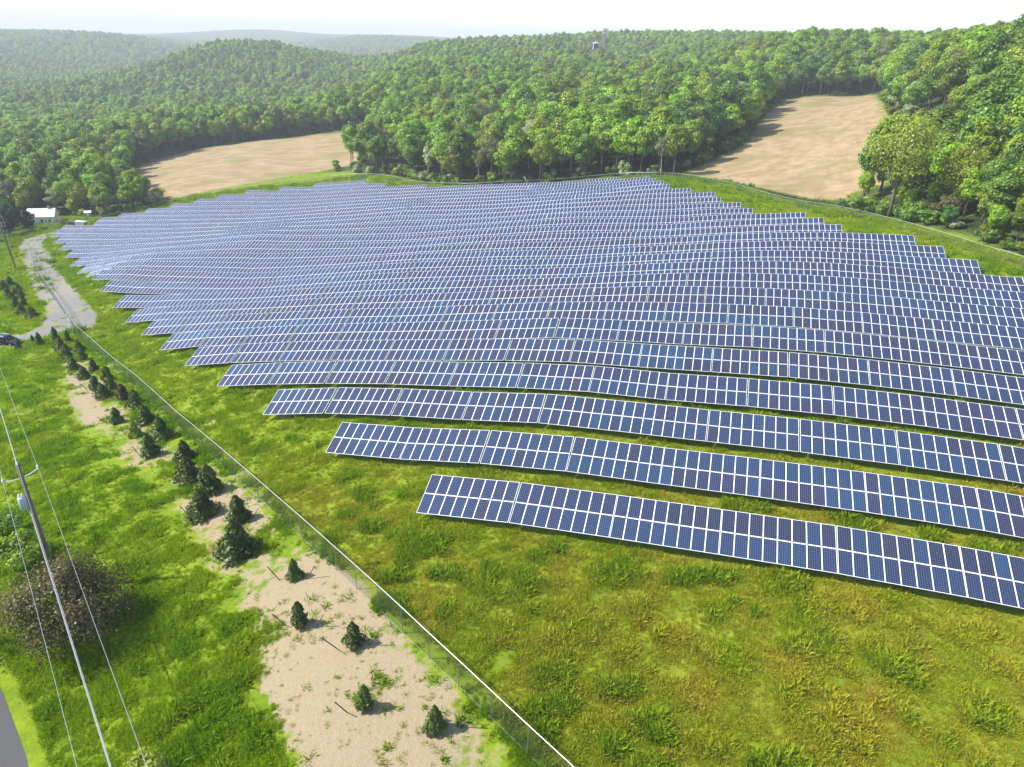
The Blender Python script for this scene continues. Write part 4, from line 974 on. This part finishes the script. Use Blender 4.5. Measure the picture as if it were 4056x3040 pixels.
MB().box((2.5, -.35, 5.2), (3.2, .35, 7.2)).build('chimney', M['stone'], roof)
for wx in (-3, 0.2, 3.2):
    w_ = MB().box((wx-.5, -3.26, .9), (wx+.5, -3.2, 2.3)).build('window', M['white_paint'], house); MB().box((wx-.4, -3.29, 1.0), (wx+.4, -3.255, 2.2)).build('pane', M['glass_dark'], w_)
MB().box((1.3, -3.25, 0), (2.2, -3.2, 2.1)).build('door', M['grey_paint'], house)
sx_, sy_ = -179, 300
shed = empty('shed', (sx_, sy_, float(gz(sx_, sy_))), R_(25)); tag(shed, 'low shed with a dark roof half hidden behind the lime-green tree', 'shed')
MB().box((-4, -2.6, -1), (4, 2.6, 2.9)).build('wall', M['white_paint'], shed)
r2 = MB().prism([(-3.1, 2.7), (0, 4.9), (3.1, 2.7), (3.1, 2.85), (0, 5.08), (-3.1, 2.85)], -4.4, 4.4); r2.v = [(y, x, z) for x, y, z in r2.v]; r2.f = [tuple(reversed(f)) for f in r2.f]
r2.build('roof', M['dark_roof'], shed)
for wx in (-2, 1.6):
    w_ = MB().box((wx-.5, -2.66, 1.0), (wx+.5, -2.6, 2.1)).build('window', M['white_paint'], shed); MB().box((wx-.4, -2.69, 1.1), (wx+.4, -2.655, 2.0)).build('pane', M['glass_dark'], w_)
ux, uy = -168.0, 271.5
hut = empty('garden_hut', (ux, uy, float(gz(ux, uy))), R_(20)); tag(hut, 'tiny teal garden hut with a white roof in the yard', 'hut')
MB().box((-1.1, -.9, -.4), (1.1, .9, 1.7)).build('wall', M['teal_wall'], hut)
r3 = MB().prism([(-1.1, 1.6), (0, 2.3), (1.1, 1.6), (1.1, 1.68), (0, 2.4), (-1.1, 1.68)], -1.3, 1.3); r3.v = [(y, x, z) for x, y, z in r3.v]; r3.f = [tuple(reversed(f)) for f in r3.f]
r3.build('roof', M['white_metal'], hut); MB().box((-.35, -.95, 0), (.35, -.9, 1.45)).build('door', M['white_paint'], hut)
for (x, y, w, h, mat, lab, top) in ((-162.3, 251.6, 1.3, 1.5, 'green_box', 'dark green electrical cabinet behind the panel rows', 'green_box'), (-158.6, 250.6, 1.9, 1.7, 'grey_paint', 'light grey electrical cabinet with a white top behind the panel rows', 'white_metal')):
    t = empty('electrical_cabinet', (x, y, float(gz(x, y))), R_(-12)); tag(t, lab, 'cabinet')
    MB().box((-w, -.8, .1), (w, .8, h), bev=.04).build('cabinet', M[mat], t); MB().box((-w-.3, -1.1, -.5), (w+.3, 1.1, .12)).build('plinth', M['stone'], t)
    MB().box((-w-.06, -.88, h), (w+.06, .88, h+.09)).build('lid', M[top], t)
    for s in (-1, 1): MB().box((s*w*.5-w*.44, -.83, .25), (s*w*.5+w*.44, -.8, h-.15)).build('door', M[mat], t)

# ------------------------------------------------------------------ ridge: water tank and radio mast; bird
txx, tyy = 83.0, 901.0; tg = float(gz(txx, tyy))
tank = empty('water_tank', (txx, tyy, tg)); tag(tank, 'dark blue cylindrical water tank rising from the wooded ridge', 'tank')
MB().tube([(0, 0, 0), (0, 0, 27)], 4.0, 24).build('shell', M['tank_blue'], tank, True)
MB().tube([(0, 0, 27), (0, 0, 28.0), (0, 0, 28.8)], [4.4, 2.2, .4], 24).build('roof', M['grey_paint'], tank)
for z in (17, 20, 23, 26): MB().tube([(4.04*math.cos(a*math.pi/12), 4.04*math.sin(a*math.pi/12), z) for a in range(25)], .12, 4).build('hoop', M['tank_blue'], tank)
MB().tube([(-2.4, -3.5, 0), (-2.4, -3.5, 27)], .35, 6).build('ladder', M['white_paint'], tank)
mxx, myy = 93.0, 901.0
mast = empty('radio_mast', (mxx, myy, float(gz(mxx, myy)))); tag(mast, 'grey lattice radio mast with antennas beside the blue tank', 'mast'); H_ = 42.0
legs = []
for a in range(3):
    t_ = a*2*math.pi/3+.3; c_, s_ = math.cos(t_), math.sin(t_)
    legs.append([(2.3*c_*(1-.55*z/H_), 2.3*s_*(1-.55*z/H_), z) for z in np.linspace(0, H_, 15)]); MB().tube(legs[-1], .48, 6).build('leg', M['tower_steel'], mast)
br_ = MB()
for i in range(14):
    for a in range(3): br_.tube([legs[a][i], legs[(a+1) % 3][i+1]], .18, 4, caps=False); br_.tube([legs[a][i+1], legs[(a+1) % 3][i+1]], .14, 4, caps=False)
br_.build('lattice', M['tower_steel'], mast)
for z, r in ((H_-4, 3.2), (H_-.5, 3.0)):
    ring = MB().tube([(r*math.cos(a*math.pi/9), r*math.sin(a*math.pi/9), z) for a in range(19)], .16, 4); ring.build('platform', M['tower_steel'], mast)
    for a in range(9):
        t_ = a*2*math.pi/9; MB().box((r*math.cos(t_)-.35, r*math.sin(t_)-.35, z-1.4), (r*math.cos(t_)+.35, r*math.sin(t_)+.35, z+1.4)).build('antenna', M['white_paint'], mast)
for dx in (-.8, .9): MB().tube([(dx, 0, H_), (dx, 0, H_+6)], .12, 5).build('whip_antenna', M['white_paint'], mast)
bird = MB()
bird.add([(-1.2, .1, .35), (-.5, -.1, .1), (0, -.18, 0), (0, .25, .02), (-.5, .22, .12), (.5, -.1, .1), (1.2, .1, .35), (.5, .22, .12), (0, -.5, -.02), (.12, .0, -.12), (-.12, 0, -.12), (0, .6, 0)],
         [(0, 1, 4), (1, 2, 3, 4), (2, 5, 7, 3), (5, 6, 7), (8, 9, 10), (9, 11, 10), (8, 2, 9), (8, 10, 2), (3, 11, 9), (3, 10, 11)])
bo = bird.build('bird', M['bird'], None, False, (15.1, 329.7, CAM_H+1.3)); bo.rotation_euler = (0, R_(20), .3); tag(bo, 'small dark bird gliding in the white sky beside the mast', 'bird')
# dead trunk leaning over the fence
ft = MB().tube([(3.6, 258.8, float(gz(3.6, 258.8))-.3), (2.6, 259.2, float(gz(3, 258))+1.8), (1.8, 259.5, float(gz(2, 259))+3.1)], [.24, .2, .16], 8).build('broken_trunk', M['bark_pale'], None, True); tag(ft, 'pale broken tree trunk leaning on the fence below the wood', 'trunk')

# ------------------------------------------------------------------ air
hb = MB().box((-8200, -1400, -120), (8200, 8700, 92)); hz = NT('haze_air')
pv = hz.n('VolumePrincipled'); pv.inputs['Color'].default_value = (.90, .96, 1.0, 1); pv.inputs['Density'].default_value = .00023; pv.inputs['Anisotropy'].default_value = .0
hz.t.links.new(pv.outputs[0], hz.out.inputs['Volume'])
tag(hb.build('haze', hz.mat), 'pale blue haze hanging over the far hills', 'haze', kind='stuff')
